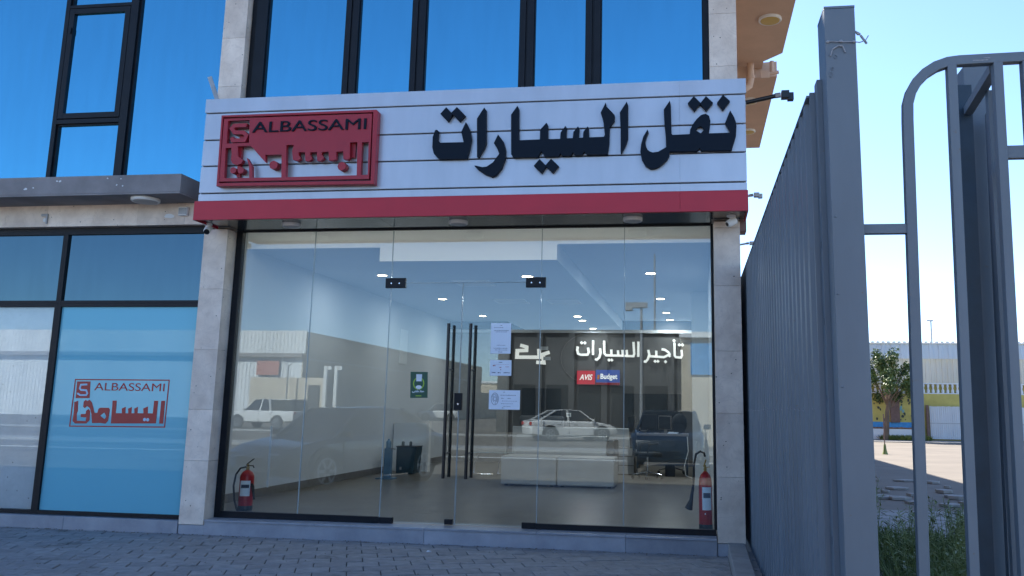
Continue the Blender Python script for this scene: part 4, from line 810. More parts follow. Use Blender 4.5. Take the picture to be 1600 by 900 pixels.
# desk with its things
t = thing('office_desk', 'dark office desk at the right side of the shop', 'desk', (-0.8, 9.0, 0.165))
obj('desktop', MB().box(-1.28, -0.20, 8.72, 9.4, 0.985, 1.03), M['desk_top'], t, bevel=0.004)
obj('front_panel', MB().box(-1.25, -0.22, 8.80, 8.83, 0.40, 0.98), M['desk_dark'], t)
obj('side_panel', MB().box(-1.26, -1.22, 8.832, 9.38, 0.166, 0.984), M['desk_dark'], t); obj('side_panel', MB().box(-0.25, -0.21, 8.832, 9.38, 0.166, 0.984), M['desk_dark'], t)
def monitor(x, y, z, w_, h_, rz, l, m):
    t = thing('monitor', l, 'monitor', (x, y, z))
    obj('screen', MB().box(x-w_/2+0.01, x+w_/2-0.01, y-0.014, y-0.0105, z+0.09, z+h_+0.07), M['screen'], t)
    obj('case', MB().box(x-w_/2, x+w_/2, y-0.01, y+0.02, z+0.08, z+h_+0.08), m, t, bevel=0.004)
    obj('stand', MB().box(x-0.03, x+0.03, y+0.0205, y+0.04, z+0.01, z+0.2).box(x-0.11, x+0.11, y-0.06, y+0.09, z, z+0.01), m, t)
    t.rotation_euler = (0, 0, rz)
monitor(-1.02, 9.0, 1.03, 0.34, 0.30, 0.15, 'black monitor with its back turned on the left of the desk', M['black_steel'])
monitor(-0.68, 8.95, 1.03, 0.30, 0.28, -0.5, 'thin grey monitor angled on the middle of the desk', M['desk_top'])
def office_chair(x, y, rz, l):
    o = Vector((x, y, 0.165)); t = thing('office_chair', l, 'chair', o, 'black office chairs at the desk')
    for k in range(5):
        a = 2*pi*k/5+0.3
        e = (x+0.30*cos(a), y+0.30*sin(a), 0.245)
        L = obj('base_leg', MB().tube([(x, y, 0.30), e], 0.018, 8, r2=0.012), M['chrome'], t, smooth=True)
        obj('castor', MB().lathe([(0.028, -0.02), (0.028, 0.02)], (e[0], e[1], 0.196), 12, 'y'), M['rubber'], L)
    obj('column', MB().tube([(x, y, 0.29), (x, y, 0.60)], 0.024, 10), M['chrome'], t, smooth=True)
    obj('seat', MB().box(x-0.25, x+0.25, y-0.24, y+0.24, 0.60, 0.68), M['mesh_black'], t, bevel=0.03)
    for s in (-1, 1): obj('armrest', MB().tube([(x+s*0.22, y+0.08, 0.63), (x+s*0.30, y+0.08, 0.66), (x+s*0.30, y+0.05, 0.84), (x+s*0.30, y-0.14, 0.86)], 0.018, 8), M['mesh_black'], t, smooth=True)
    pts = MB(); W_ = 8; H_ = 8; vs = []; fs = []
    for j in range(H_+1):
        for i in range(W_+1):
            u = i/W_*2-1; v = j/H_
            vs.append((x+u*(0.23-0.03*v), y+0.26-0.05*(1-u*u)*1.0+0.06*v, 0.74+0.62*v))
    n = len(vs); vs += [(a, b+0.03, c) for a, b, c in vs]
    for j in range(H_):
        for i in range(W_):
            q = j*(W_+1)+i; fs.append((q, q+1, q+W_+2, q+W_+1)); fs.append((q+n, q+n+W_+1, q+n+W_+2, q+n+1))
    for j in range(H_):
        for c in (0, W_):
            q = j*(W_+1)+c; fs.append((q, q+W_+1, q+W_+1+n, q+n))
    for i in range(W_):
        for r in (0, H_):
            q = r*(W_+1)+i; fs.append((q, q+1, q+1+n, q+n))
    obj('backrest', MB().add(vs, fs), M['mesh_black'], t, smooth=True)
    obj('back_stem', MB().tube([(x, y, 0.62), (x, y+0.3, 0.62), (x, y+0.29, 0.85)], 0.02, 8), M['black_steel'], t, smooth=True)
    t.rotation_euler = (0, 0, rz)
office_chair(-1.0, 8.15, 1.9, 'black swivel chair on a chrome star base in front of the desk')
office_chair(-0.55, 9.75, 0.4, 'black high backed chair behind the desk')
one('backpack', MB().ball((-0.38, 9.0, 1.24), 0.2, 8, (0.8, 0.5, 1.05)).box(-0.5, -0.27, 8.86, 8.92, 1.06, 1.22), M['mesh_black'], 'rounded black bag standing on the right end of the desk', 'bag', smooth=True)
one('computer_case', MB().box(-0.68, -0.48, 8.9, 9.3, 0.166, 0.60), M['black_steel'], 'black computer case on the floor under the desk', 'computer', bevel=0.006)
one('white_cable', MB().tube([(-0.22, 8.70, 0.98), (-0.2, 8.62, 0.7), (-0.28, 8.6, 0.4), (-0.25, 8.5, 0.22), (-0.12, 8.4, 0.18), (0.0, 8.35, 0.178)], 0.009, 8), M['cam_white'], 'white cable hanging from the desk to the floor', 'cable', smooth=True)
t = thing('drawer_cabinet', 'low grey drawer cabinet left of the desk', 'cabinet', (-1.5, 9.3, 0.165))
obj('body', MB().box(-1.75, -1.32, 9.0, 9.5, 0.166, 0.72), M['skirting'], t, bevel=0.004)
for z in (0.19, 0.37, 0.55): obj('drawer', MB().box(-1.74, -1.33, 8.98, 8.999, z, z+0.16), M['leather'], t)
one('paper_stack', MB().box(-0.62, -0.42, 8.80, 9.05, 1.031, 1.05).box(-0.60, -0.40, 8.82, 9.07, 1.051, 1.062), M['paper'], 'short stack of white paper on the office desk', 'paper')
one('desk_phone', MB().prism([(8.85, 1.031), (9.05, 1.031), (9.05, 1.09), (8.85, 1.05)], -1.22, -1.06, plane='yz').tube([(-1.20, 8.84, 1.09), (-1.20, 9.03, 1.12)], 0.022, 8), M['black_steel'], 'black desk phone on the left end of the desk', 'telephone')
for x, z, l in ((-2.05, 0.45, 'small white wall socket on the rear wall near the desk'), (-3.2, 1.35, 'small white switch plate on the rear wall behind the sofas')):
    t = thing('wall_socket', l, 'wall socket', (x, 12.39, z)); obj('plate', MB().box(x-0.06, x+0.06, 12.385, 12.398, z-0.05, z+0.05), M['cam_white'], t); obj('key', MB().box(x-0.03, x+0.03, 12.378, 12.3845, z-0.03, z+0.03), M['galv'], t)
# bin, dispenser
t = thing('water_cabinet', 'dark teal box cabinet by the left wall with bottles on it', 'cabinet', (-5.78, 7.7, 0.165))
obj('body', MB().prism([(-5.96, 0.18), (-5.60, 0.18), (-5.555, 0.70), (-5.965, 0.70)], 7.5, 7.92), M['teal_bin'], t, bevel=0.01)
obj('lid', MB().box(-5.97, -5.55, 7.49, 7.93, 0.701, 0.715), M['black_steel'], t)
obj('badge', MB().box(-5.88, -5.84, 7.494, 7.499, 0.25, 0.31), M['galv'], t)
for x, l in ((-5.88, 'small dark pump bottle on the left of the teal cabinet'), (-5.72, 'small dark pump bottle on the right of the teal cabinet')):
    b = thing('pump_bottle', l, 'bottle', (x, 7.65, 0.715), 'pump bottles on the teal cabinet')
    obj('body', MB().lathe([(0.03, 0), (0.03, 0.07), (0.012, 0.09)], (x, 7.65, 0.7155), 12), M['black_steel'], b, smooth=True); obj('pump', MB().lathe([(0.008, 0), (0.008, 0.04)], (x, 7.65, 0.806), 8).box(x, x+0.03, 7.645, 7.655, 0.845, 0.855), M['cam_white'], b)
t = thing('sanitiser_stand', 'slim blue foot operated sanitiser stand by the left wall', 'stand', (-5.72, 6.35, 0.165))
obj('foot_plate', MB().box(-5.90, -5.58, 6.2, 6.5, 0.166, 0.185), M['blue_plastic'], t, bevel=0.004)
obj('column', MB().box(-5.80, -5.66, 6.33, 6.43, 0.185, 0.72), M['blue_plastic'], t, bevel=0.012)
obj('bottle', MB().lathe([(0.05, 0), (0.05, 0.12), (0.02, 0.15), (0.02, 0.17)], (-5.73, 6.37, 0.72), 14), M['blue_plastic'], t, smooth=True)
obj('nozzle', MB().bar((-5.70, 6.37, 0.72), (-5.58, 6.30, 0.71), 0.03, 0.02), M['galv'], t)
# wall notices inside
one('wall_poster', MB().box(RX0+0.001, RX0+0.012, 8.5, 9.0, 2.4, 3.15), M['white_wall'], 'pale framed board on the left wall of the shop', 'board')
one('door_stay_strip', MB().box(-5.46, -5.44, 1.08, 1.10, 0.45, 1.22), M['cam_white'], 'thin upright grey strip behind the left fire extinguisher', 'strip')
# fire extinguishers
def extinguisher(x, y, z, r, h, kind, l):
    t = thing('fire_extinguisher', l, 'fire extinguisher', (x, y, z), 'fire extinguishers inside the glass')
    obj('cylinder', MB().lathe([(r, h*0.12), (r, h*0.82), (r*0.93, h*0.88), (r*0.72, h*0.94), (r*0.38, h*0.985), (r*0.24, h)], (x, y, z), 28), M['ext_red'], t, smooth=True)
    obj('base_ring', MB().lathe([(r*0.97, 0), (r*1.02, 0.01), (r*1.02, h*0.12), (r*0.98, h*0.125)], (x, y, z), 28), M['ext_base'], t, smooth=True)
    zt = z+h
    v = obj('valve', MB().lathe([(r*0.22, 0), (r*0.24, 0.03), (r*0.16, 0.045), (r*0.16, 0.07)], (x, y, zt), 12), M['brass'], t, smooth=True)
    lm = MB()
    n = 9
    for k in range(n):
        a0 = -pi/2+0.25+(-0.75+1.5*k/n); a1 = -pi/2+0.25+(-0.75+1.5*(k+1)/n)
        R = r*1.008
        lm.add([(x+R*cos(a0), y+R*sin(a0), z+h*0.36), (x+R*cos(a1), y+R*sin(a1), z+h*0.36), (x+R*cos(a1), y+R*sin(a1), z+h*0.74), (x+R*cos(a0), y+R*sin(a0), z+h*0.74)], [(0,1,2,3)])
    lb = obj('label', lm, M['paper'], t)
    bm_ = MB()
    for z0, z1 in ((0.56, 0.645),):
        for k in range(1, n-1):
            a0 = -pi/2+0.25+(-0.75+1.5*k/n); a1 = -pi/2+0.25+(-0.75+1.5*(k+1)/n); R = r*1.016
            bm_.add([(x+R*cos(a0), y+R*sin(a0), z+h*z0), (x+R*cos(a1), y+R*sin(a1), z+h*z0), (x+R*cos(a1), y+R*sin(a1), z+h*z1), (x+R*cos(a0), y+R*sin(a0), z+h*z1)], [(0,1,2,3)])
    obj('label_print', bm_, M['ink'], lb)
    if kind == 0:
        obj('lever', MB().bar((x-0.02, y, zt+0.065), (x+0.085, y-0.02, zt+0.14), 0.02, 0.008).bar((x-0.02, y, zt+0.05), (x+0.08, y-0.02, zt+0.055), 0.02, 0.008).bar((x+0.075, y-0.02, zt+0.056), (x+0.095, y-0.02, zt+0.03), 0.02, 0.008), M['black_steel'], t)
        obj('hose', MB().tube([(x-0.02, y-0.01, zt+0.035), (x-0.09, y-0.02, zt+0.02), (x-0.135, y-0.04, zt-0.06), (x-0.145, y-0.06, zt-0.2), (x-0.11, y-0.085, zt-0.36), (x-0.055, y-0.10, zt-0.48), (x-0.04, y-0.105, zt-0.52)], 0.012, 10), M['rubber'], t, smooth=True)
        obj('nozzle', MB().tube([(x+r*0.95, y-0.03, zt-0.17), (x+r*1.25, y-0.05, zt-0.20), (x+r*1.6, y-0.06, zt-0.34), (x+r*1.65, y-0.06, zt-0.36)], [0.014, 0.02, 0.012, 0.018], 10), M['rubber'], t, smooth=True)
    else:
        obj('lever', MB().bar((x-0.015, y, zt+0.05), (x+0.01, y-0.01, zt+0.13), 0.022, 0.010).bar((x, y, zt+0.04), (x+0.05, y-0.01, zt+0.05), 0.02, 0.008), M['brass'], t)
        obj('hose', MB().tube([(x, y, zt+0.16), (x-0.01, y, zt+0.20), (x-0.05, y-0.01, zt+0.22), (x-0.10, y-0.02, zt+0.19), (x-0.125, y-0.02, zt+0.08), (x-0.13, y-0.02, zt-0.1), (x-0.14, y-0.01, zt-0.22)], 0.013, 10), M['rubber'], t, smooth=True)
        obj('horn', MB().tube([(x-0.14, y-0.01, zt-0.18), (x-0.16, y-0.0, zt-0.32), (x-0.19, y+0.02, zt-0.42)], [0.014, 0.022, 0.045], 14), M['rubber'], t, smooth=True)
        obj('scratch', MB().prism(splat(x-0.005, z+h*0.30, 0.014, 8, 0.7), y-r-0.001, y-r+0.004), M['paper'], t)
extinguisher(-5.70, 1.02, 0.166, 0.088, 0.50, 0, 'shorter red fire extinguisher with looped hose by the left pillar, inside the glass')
extinguisher(0.075, 0.62, 0.166, 0.075, 0.66, 1, 'tall red fire extinguisher with upright hose by the right pillar, inside the glass')

# ================================================================== sheet metal fence at the right
F = thing('sheet_fence', 'blue grey corrugated sheet metal fence running from the right pillar towards the street', 'fence', (0.60, -5.5, 0))
def corr(y0, y1, x, z0, z1, pitch, dep, par, m, name='sheet_panel'):
    prof = []; y = y0
    while y < y1-1e-4:
        for f, d in ((0.0, 0), (0.42, 0), (0.50, 1), (0.86, 1), (0.94, 0)):
            yy = y+f*pitch
            if yy <= y1: prof.append((yy, x-dep*d))
        y += pitch
    prof.append((y1, x))
    vs = [(a, b, z0) for b, a in prof]+[(a, b, z1) for b, a in prof]; n = len(prof)
    vs += [(a+0.0015, b, z0) for b, a in prof]+[(a+0.0015, b, z1) for b, a in prof]
    fs = []
    for i in range(n-1):
        fs += [(i, i+1, i+1+n, i+n), (i+2*n, i+3*n, i+1+3*n, i+1+2*n), (i+n, i+1+n, i+1+3*n, i+3*n)]
    return obj(name, MB().add(vs, fs), m, par)
for k in range(11): corr(-5.36+k*1.0, -4.365+k*1.0, 0.605, 0.06, 3.10, 0.199, 0.03, F, M['fence'])
obj('top_rail', MB().box(0.607, 0.650, -5.36, 5.7, 3.07, 3.115).box(0.572, 0.606, -5.36, 5.7, 3.101, 3.113), M['fence'], F)
obj('mid_rail', MB().box(0.608, 0.650, -5.36, 5.7, 1.5, 1.55), M['fence'], F)
obj('bottom_rail', MB().box(0.607, 0.650, -5.36, 5.7, 0.06, 0.11), M['fence'], F)
for y in (-3.3, -1.2, 0.9, 3.0, 5.1): obj('fence_post', MB().box(0.651, 0.71, y-0.03, y+0.03, -0.05, 3.12), M['fence'], F)
sc = MB()
for z in (0.09, 1.52, 3.06):
    for k in range(55):
        if random.random() < 0.9: sc.ball((0.574, -5.22+k*0.199, z+random.uniform(-.01, .01)), 0.006, 3)
obj('screw', sc, M['weld'], F)
for k in range(11): obj('sheet_lap', MB().box(0.600, 0.604, -4.372+k*1.0, -4.366+k*1.0, 0.06, 3.10), M['fence_dark'], F)
mb = MB()
for k in range(36): mb.ball((0.595, -5.2+k*0.3, 3.12), 0.012, 4)
obj('rivet', mb, M['fence'], F)
# big square post
P = obj('corner_post', MB().box(0.638, 0.785, -5.60, -5.38, -0.1, 3.475), M['fence'], F, bevel=0.004)
obj('post_cap', MB().box(0.6375, 0.7855, -5.601, -5.379, 3.4755, 3.487), M['fence'], P)
obj('flange', MB().box(0.612, 0.6375, -5.46, -5.37, -0.05, 3.16).box(0.585, 0.6115, -5.385, -5.365, -0.05, 3.12), M['fence'], P)
for z in (2.30, 1.92, 1.55, 1.20, 0.9): obj('weld_plate', MB().box(0.612, 0.6178, -5.43, -5.41, z, z+0.035), M['fence_dark'], P)
mb = MB()
for x, z in ((0.652, 3.30), (0.713, 3.30), (0.775, 3.295)): mb.ball((x, -5.603, z), 0.010, 5, (1, 0.6, 0.8))
obj('bolt', mb, M['weld'], P, smooth=True)
obj('tie_wire', MB().tube([(0.655, -5.607, 3.30), (0.713, -5.609, 3.295), (0.775, -5.609, 3.292), (0.80, -5.607, 3.288), (0.83, -5.60, 3.30), (0.845, -5.60, 3.325)], 0.0028, 6).tube([(0.66, -5.605, 3.225), (0.672, -5.607, 3.26), (0.70, -5.608, 3.275), (0.72, -5.608, 3.272), (0.732, -5.606, 3.24)], 0.004, 6), M['weld'], P, smooth=True)
obj('wire_end', MB().tube([(0.785, -5.58, 3.36), (0.80, -5.58, 3.345), (0.812, -5.58, 3.34)], [0.004, 0.009, 0.005], 8).tube([(0.812, -5.58, 3.335), (0.838, -5.585, 3.29)], 0.006, 8), M['weld'], P, smooth=True)
for c in ((0.685, 3.22, 0.010), (0.66, 3.13, 0.013), (0.668, 3.16, 0.008)): obj('weld_ring', MB().stroke(arc(c[0], c[1], c[2]*0.6, c[2], 0, 340, 10), 0.0025, -5.6035, -5.6005), M['fence'], P)
for x, z in ((0.655, 2.42), (0.652, 2.05), (0.656, 1.62)): obj('dent', MB().ball((x, -5.60, z), 0.007, 5, (1, 0.5, 0.7)), M['fence'], P, smooth=True)
obj('cross_rail', MB().box(0.785, 1.0, -5.56, -5.515, 2.345, 2.39), M['fence'], P)
# torn patch in the sheet near the building
obj('torn_edge', MB().add([(0.571, 1.2, 1.28), (0.56, 1.26, 1.6), (0.571, 1.3, 1.9), (0.555, 1.2, 1.5), (0.571, 1.12, 1.45)], [(0, 1, 3), (1, 2, 3), (0, 3, 4)]), M['fence_dark'], F)
obj('latch', MB().box(0.52, 0.57, 0.72, 0.78, 1.30, 1.34).tube([(0.53, 0.75, 1.32), (0.52, 0.75, 1.4)], 0.008, 6), M['weld'], F)
F.rotation_euler = (0, 0, 0.006)
# kerb with base plates along the foot of the fence
K = tag(obj('kerb', MB().box(0.345, 0.44, -8.0, -0.003, -0.08, 0.11), M['kerb']), 'grey stone kerb along the foot of the metal fence', 'kerb')
for k in range(8): obj('kerb_stone', MB().box(0.30, 0.47, -8+k*1.0+0.003, -7+k*1.0-0.004, -0.06, 0.14), M['kerb'], K, bevel=0.006)
obj('base_channel', MB().box(0.485, 0.60, -5.36, 0.0, -0.08, 0.055), M['kerb'], K)
for k in range(9): obj('base_plate', MB().box(0.50, 0.57, -5.2+k*0.58, -5.12+k*0.58, 0.0555, 0.066), M['weld'], K)

# ================================================================== gate with rounded frame
G = thing('metal_gate', 'blue grey tubular gate with a rounded upper corner right of the square post', 'gate', (1.0, -5.55, 0))
def lean(x, z): return x-0.018*(3.2-z)
def gp(x, z, y=-5.54): return (lean(x, z), y, z)
cen = (1.27, 2.95)
pts = [gp(1.025, 0.0), gp(1.025, 1.0), gp(1.025, 2.0), gp(1.025, 2.90)]+[gp(cen[0]-0.245*cos(radians(a)), cen[1]+0.245*sin(radians(a))) for a in (8, 22, 36, 50, 64, 78, 90)]+[gp(1.6, 3.20), gp(2.6, 3.21)]
# square tube swept along the frame line
def sweep(pts, wd, dp):
    pts = [Vector(p) for p in pts]; vs = []; fs = []; n = len(pts)
    for i, p in enumerate(pts):
        t = (pts[min(i+1, n-1)]-pts[max(i-1, 0)]).normalized(); a = Vector((0, 1, 0)); b = t.cross(a).normalized()
        for sa, sb in ((-1,-1),(1,-1),(1,1),(-1,1)): vs.append(p+a*(sa*dp/2)+b*(sb*wd/2))
    for i in range(n-1):
        for k in range(4): fs.append((i*4+k, i*4+(k+1) % 4, i*4+4+(k+1) % 4, i*4+4+k))
    fs += [(0,1,2,3), tuple(n*4-4+k for k in range(4))]
    return vs, fs
obj('frame', MB().add(*sweep(pts, 0.048, 0.048)), M['fence'], G, bevel=0.003)
for x in (1.235, 1.445, 1.575, 1.78, 1.99, 2.2): obj('bar', MB().bar(gp(x, 0.0), gp(x, 3.175), 0.042, 0.05, up=(0, 1, 0)), M['fence'], G, bevel=0.002)
obj('mid_rail', MB().box(1.46, 2.6, -5.555, -5.515, 2.70, 2.76), M['fence'], G)
obj('low_rail', MB().box(0.99, 2.6, -5.555, -5.515, 0.20, 0.26), M['fence'], G)
obj('depth_rail', MB().bar((1.443, -5.51, 3.165), (1.50, -4.88, 3.165), 0.045, 0.045), M['fence'], G)
obj('scuff', MB().box(1.33, 1.40, -5.5655, -5.5642, 3.185, 3.19).box(1.38, 1.41, -5.5655, -5.5642, 3.196, 3.2), M['weld'], G)
# second post behind with its dark sheet and bars
G2 = thing('gate_post', 'square grey post with a dark sheet edge and upright bars behind the gate', 'gate post', (1.56, -4.8, 0))
obj('post', MB().bar((1.515, -4.72, 0.0), (1.585, -4.72, 3.46), 0.135, 0.13, up=(0, 1, 0)), M['fence'], G2, bevel=0.003)
obj('sheet', MB().bar((1.43, -4.86, 0.0), (1.492, -4.86, 3.32), 0.075, 0.02, up=(0, 1, 0)), M['fence_dark'], G2)
obj('bar', MB().bar((1.54, -4.90, 0.0), (1.612, -4.90, 3.14), 0.05, 0.05, up=(0, 1, 0)), M['fence'], G2, bevel=0.002)
obj('bar', MB().bar((1.445, -5.25, 0.0), (1.50, -5.25, 3.14), 0.035, 0.045, up=(0, 1, 0)), M['fence'], G2, bevel=0.002)

# ================================================================== yard behind the fence
struct('yard_slab_bed', MB().box(0.72, 6.5, -6.0, 4.2, -0.098, -0.02), M['lot'])
yb = bpy.data.objects['yard_slab_bed']
for j in range(26):
    for i in range(12):
        x0 = 0.74+i*0.41+(0.2 if j % 2 else 0); y0 = -5.6+j*0.42
        if x0 > 5.2: continue
        if 1.45 < x0 < 3.3 and -3.6 < y0 < 1.6: continue
        if i > 6 and random.random() < 0.25: continue
        h = random.uniform(-0.008, 0.008)
        obj('paving_slab', MB().box(x0+0.006, x0+0.40, y0+0.006, y0+0.41, -0.03, 0.004+h), M['slab'], yb, bevel=0.004)
rub = MB()
for k in range(26):
    x = random.uniform(3.0, 5.6); y = random.uniform(6.5, 14); s_ = random.uniform(0.08, 0.4); a = random.uniform(0, 3); h = random.uniform(0.02, 0.05)
    q = [(x+s_*cos(a+2*pi*i/6)*random.uniform(0.6, 1), y+s_*sin(a+2*pi*i/6)*random.uniform(0.5, 0.9)) for i in range(6)]
    rub.prism(q, -0.09, -0.09+h+0.012, plane='xy')
tag(obj('cracked_paving', rub, M['slab']), 'cracked pale paving fragments strewn over the shaded yard', 'rubble', kind='stuff')
# weeds
def blade(mb, p, d, L, wd, droop):
    p = Vector(p); d = Vector(d).normalized(); s_ = d.cross(Vector((0, 0, 1)));
    if s_.length < 0.1: s_ = Vector((1, 0, 0))
    s_.normalize()
    a = p; b = p+d*(L*0.5)+Vector((0, 0, -droop*0.3)); c = p+d*L+Vector((0, 0, -droop))
    mb.add([a, b-s_*wd/2, c, b+s_*wd/2], [(0, 1, 2, 3)])
def weed(x, y, H, n, m, mb, lf=0.10):
    st = MB()
    for k in range(n):
        a = random.uniform(0, 2*pi); tl = random.uniform(0.0, 0.35); top = Vector((x+H*tl*cos(a), y+H*tl*sin(a), H*random.uniform(0.65, 1.0)-0.03)); base = Vector((x+random.uniform(-.05, .05), y+random.uniform(-.05, .05), -0.03))
        st.tube([base, base.lerp(top, 0.5)+Vector((random.uniform(-.02, .02), random.uniform(-.02, .02), 0)), top], 0.004, 4, r2=0.0015)
        m_ = int(6+H*22)
        for q in range(m_):
            f = 0.15+0.85*q/m_; p = base.lerp(top, f); aa = random.uniform(0, 2*pi)
            blade(mb, p, (cos(aa), sin(aa), random.uniform(0.2, 1.1)), lf*random.uniform(0.6, 1.1), 0.016*random.uniform(0.7, 1.3), 0.02)
    return st
def wl_(k, x, y, H):
    return ['stalky', 'bushy', 'upright', 'spreading'][k % 4]+' green weed '+('tallest of the clump' if H > 0.84 else 'of middling height' if H > 0.68 else 'short')+', '+('left' if x < 1.9 else 'right' if x > 2.2 else 'middle')+' of the gate opening, '+('near the gate' if y < -2.3 else 'towards the yard' if y > -0.2 else 'mid bed')
spots = [(1.80, -3.1, 0.62), (1.62, -2.4, 0.70), (1.95, -2.2, 0.80), (2.15, -1.7, 0.86), (1.78, -1.5, 0.66), (2.05, -0.9, 0.78), (2.35, -1.1, 0.80), (1.85, -0.4, 0.55), (2.2, 0.1, 0.66), (2.6, -0.3, 0.7), (1.66, -3.6, 0.5), (2.45, 0.7, 0.7), (1.95, 0.9, 0.72), (2.75, 0.4, 0.62), (1.72, 0.35, 0.9), (1.95, -2.8, 0.7), (2.1, -3.2, 0.72), (2.3, -2.5, 0.85)]
for k, (x, y, H) in enumerate(spots):
    mb = MB(); st = weed(x, y, H, 9, None, mb, 0.10)
    t = thing('tall_weed', wl_(k, x, y, H), 'weed', (x, y, -0.03), 'tall weeds behind the gate')
    obj('leaf_mass', mb, M['weed'], t); obj('stem', st, M['weed'], t)
mb = MB()
for k in range(9000):
    x = random.uniform(1.4, 3.3); y = random.uniform(-4.2, 1.9)
    e = 1.42+max(0, (y+3.5))*0.10
    if x < e: continue
    a = random.uniform(0, 2*pi); blade(mb, (x, y, -0.03), (cos(a)*0.6, sin(a)*0.6, random.uniform(0.5, 1.6)), random.uniform(0.10, 0.34), 0.012, 0.03)
tag(obj('ground_weeds', mb, M['weed']), 'mat of low green weeds and grass on the bare soil behind the gate', 'weeds', kind='stuff')
mb = MB()
for k in range(2500):
    x = random.uniform(1.35, 2.0); y = random.uniform(-2.4, 1.6); a = random.uniform(0, 2*pi)
    blade(mb, (x, y, -0.03), (cos(a), sin(a), random.uniform(0.3, 1.2)), random.uniform(0.06, 0.22), 0.008, 0.03)
tag(obj('dry_grass', mb, M['dry']), 'dry brownish grass at the edge of the green weeds', 'grass', kind='stuff')

# ================================================================== far side of the yard: painted wall, warehouse, tree
Y = 49.0
Wl = thing('boundary_wall', 'yellow painted boundary wall with a blue stripe and pale balustrade across the yard', 'wall', (15, Y, 0))
obj('wall', MB().box(0, 34, Y, Y+0.25, -0.1, 2.80), M['yellow'], Wl)
obj('blue_stripe', MB().box(0, 13.9, Y-0.03, Y-0.001, 0.66, 1.02), M['blue_paint'], Wl)
obj('foot_wall', MB().box(0, 13.9, Y-0.16, Y-0.031, -0.1, 0.62), M['white_wall'], Wl)
rb = MB()
for k in range(60):
    x = 10+k*0.065; rb.box(x, x+0.09, Y-0.17, Y-0.05, 0.60, 0.66+random.uniform(0, 0.06))
obj('broken_edge', rb, M['rubble'], Wl)
for k in range(26): pass
bal = obj('balustrade', MB().box(0, 34, Y-0.02, Y+0.2, 2.80, 2.86).box(0, 34, Y-0.02, Y+0.2, 3.40, 3.47), M['white_wall'], Wl)
mb = MB()
for k in range(85): 
    x = 9.4+k*0.29
    if k < 60: obj('baluster', MB().lathe([(0.07, 0), (0.10, 0.12), (0.04, 0.28), (0.09, 0.45), (0.06, 0.54)], (x, Y+0.08, 2.86), 8), M['white_wall'], bal, smooth=True)
obj('balustrade_back', MB().box(0, 34, Y+0.21, Y+0.24, 2.80, 3.44), M['yellow'], Wl)
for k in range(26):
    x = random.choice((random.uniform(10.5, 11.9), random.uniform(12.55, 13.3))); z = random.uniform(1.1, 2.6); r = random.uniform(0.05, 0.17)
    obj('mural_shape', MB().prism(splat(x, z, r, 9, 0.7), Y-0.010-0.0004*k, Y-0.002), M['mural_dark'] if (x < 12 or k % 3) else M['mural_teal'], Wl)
obj('wall_pier', MB().box(11.95, 12.5, Y-0.2, Y-0.001, 1.0, 2.8), M['brown'], Wl)
GT = thing('sheet_gate', 'white corrugated sheet gate standing in the yellow wall', 'gate', (17, Y-0.3, 0))
for k in range(12):
    x0 = 14.25+k*0.62
    vs = []; n = 0; pr = []
    for i in range(5):
        pr += [(x0+i*0.124, Y-0.30), (x0+i*0.124+0.07, Y-0.30), (x0+i*0.124+0.09, Y-0.33), (x0+i*0.124+0.115, Y-0.33)]
    n = len(pr); vs = [(a, b, 0.03) for a, b in pr]+[(a, b, 2.02+random.uniform(-.02, .03)) for a, b in pr]
    obj('sheet', MB().add(vs, [(i, i+1, i+1+n, i+n) for i in range(n-1)]), M['corr_white'], GT)
obj('rail', MB().box(14.2, 21.7, Y-0.345, Y-0.335, 0.98, 1.01), M['galv'], GT)
obj('gate_post', MB().box(14.05, 14.2, Y-0.35, Y-0.2, -0.1, 2.1), M['brown'], GT)
WH = thing('warehouse', 'long low warehouse with pale blue corrugated eaves and cream corrugated walls behind the yellow wall', 'warehouse', (18, 54, 0))
def corrx(x0, x1, y, z0, z1, pitch, dep, par, m, name):
    pr = []; x = x0
    while x < x1:
        pr += [(x, y), (x+pitch*0.45, y), (x+pitch*0.55, y-dep), (x+pitch*0.9, y-dep)]; x += pitch
    n = len(pr); vs = [(a, b, z0) for a, b in pr]+[(a, b, z1) for a, b in pr]
    return obj(name, MB().add(vs, [(i, i+1, i+1+n, i+n) for i in range(n-1)]), m, par)
obj('hall', MB().box(-20, 60, 54.3, 90, -0.1, 6.2), M['corr_cream'], WH)
corrx(-20, 60, 53.75, 5.27, 6.28, 0.62, 0.05, WH, M['corr_blue'], 'eaves_sheet')
corrx(-20, 60, 54.2, 0.0, 5.3, 0.36, 0.05, WH, M['corr_cream'], 'wall_sheet')
obj('gutter', MB().box(-20, 60, 53.6, 53.85, 6.281, 6.36), M['white_wall'], WH)
tb = MB()
for k in range(120): tb.box(8+k*0.35, 8+k*0.35+0.2, 53.62, 53.9, 6.361, 6.45)
tag(obj('ridge_cap', tb, M['white_wall'], WH), kind='stuff')
obj('downpipe', MB().tube([(13.4, 53.9, 5.2), (13.4, 53.9, 2.6)], 0.06, 8), M['galv'], WH)
t = thing('mast', 'thin far mast with a lamp head above the warehouse roof', 'mast', (17.4, 60, 0))
obj('pole', MB().tube([(17.4, 60, 0), (17.45, 60, 8.5)], 0.06, 8), M['galv'], t); obj('lamp_head', MB().box(17.15, 17.6, 59.9, 60.1, 8.45, 8.55), M['galv'], t)
t = thing('marker_post', 'short thin grey post standing in the sunlit yard', 'post', (7.46, 28.2, 0))
obj('pole', MB().tube([(7.46, 28.2, -0.1), (7.46, 28.2, 1.5)], 0.022, 8), M['brown'], t); obj('footing', MB().lathe([(0.12, 0), (0.07, 0.15), (0.04, 0.4)], (7.46, 28.2, -0.1), 10), M['weed'], t)
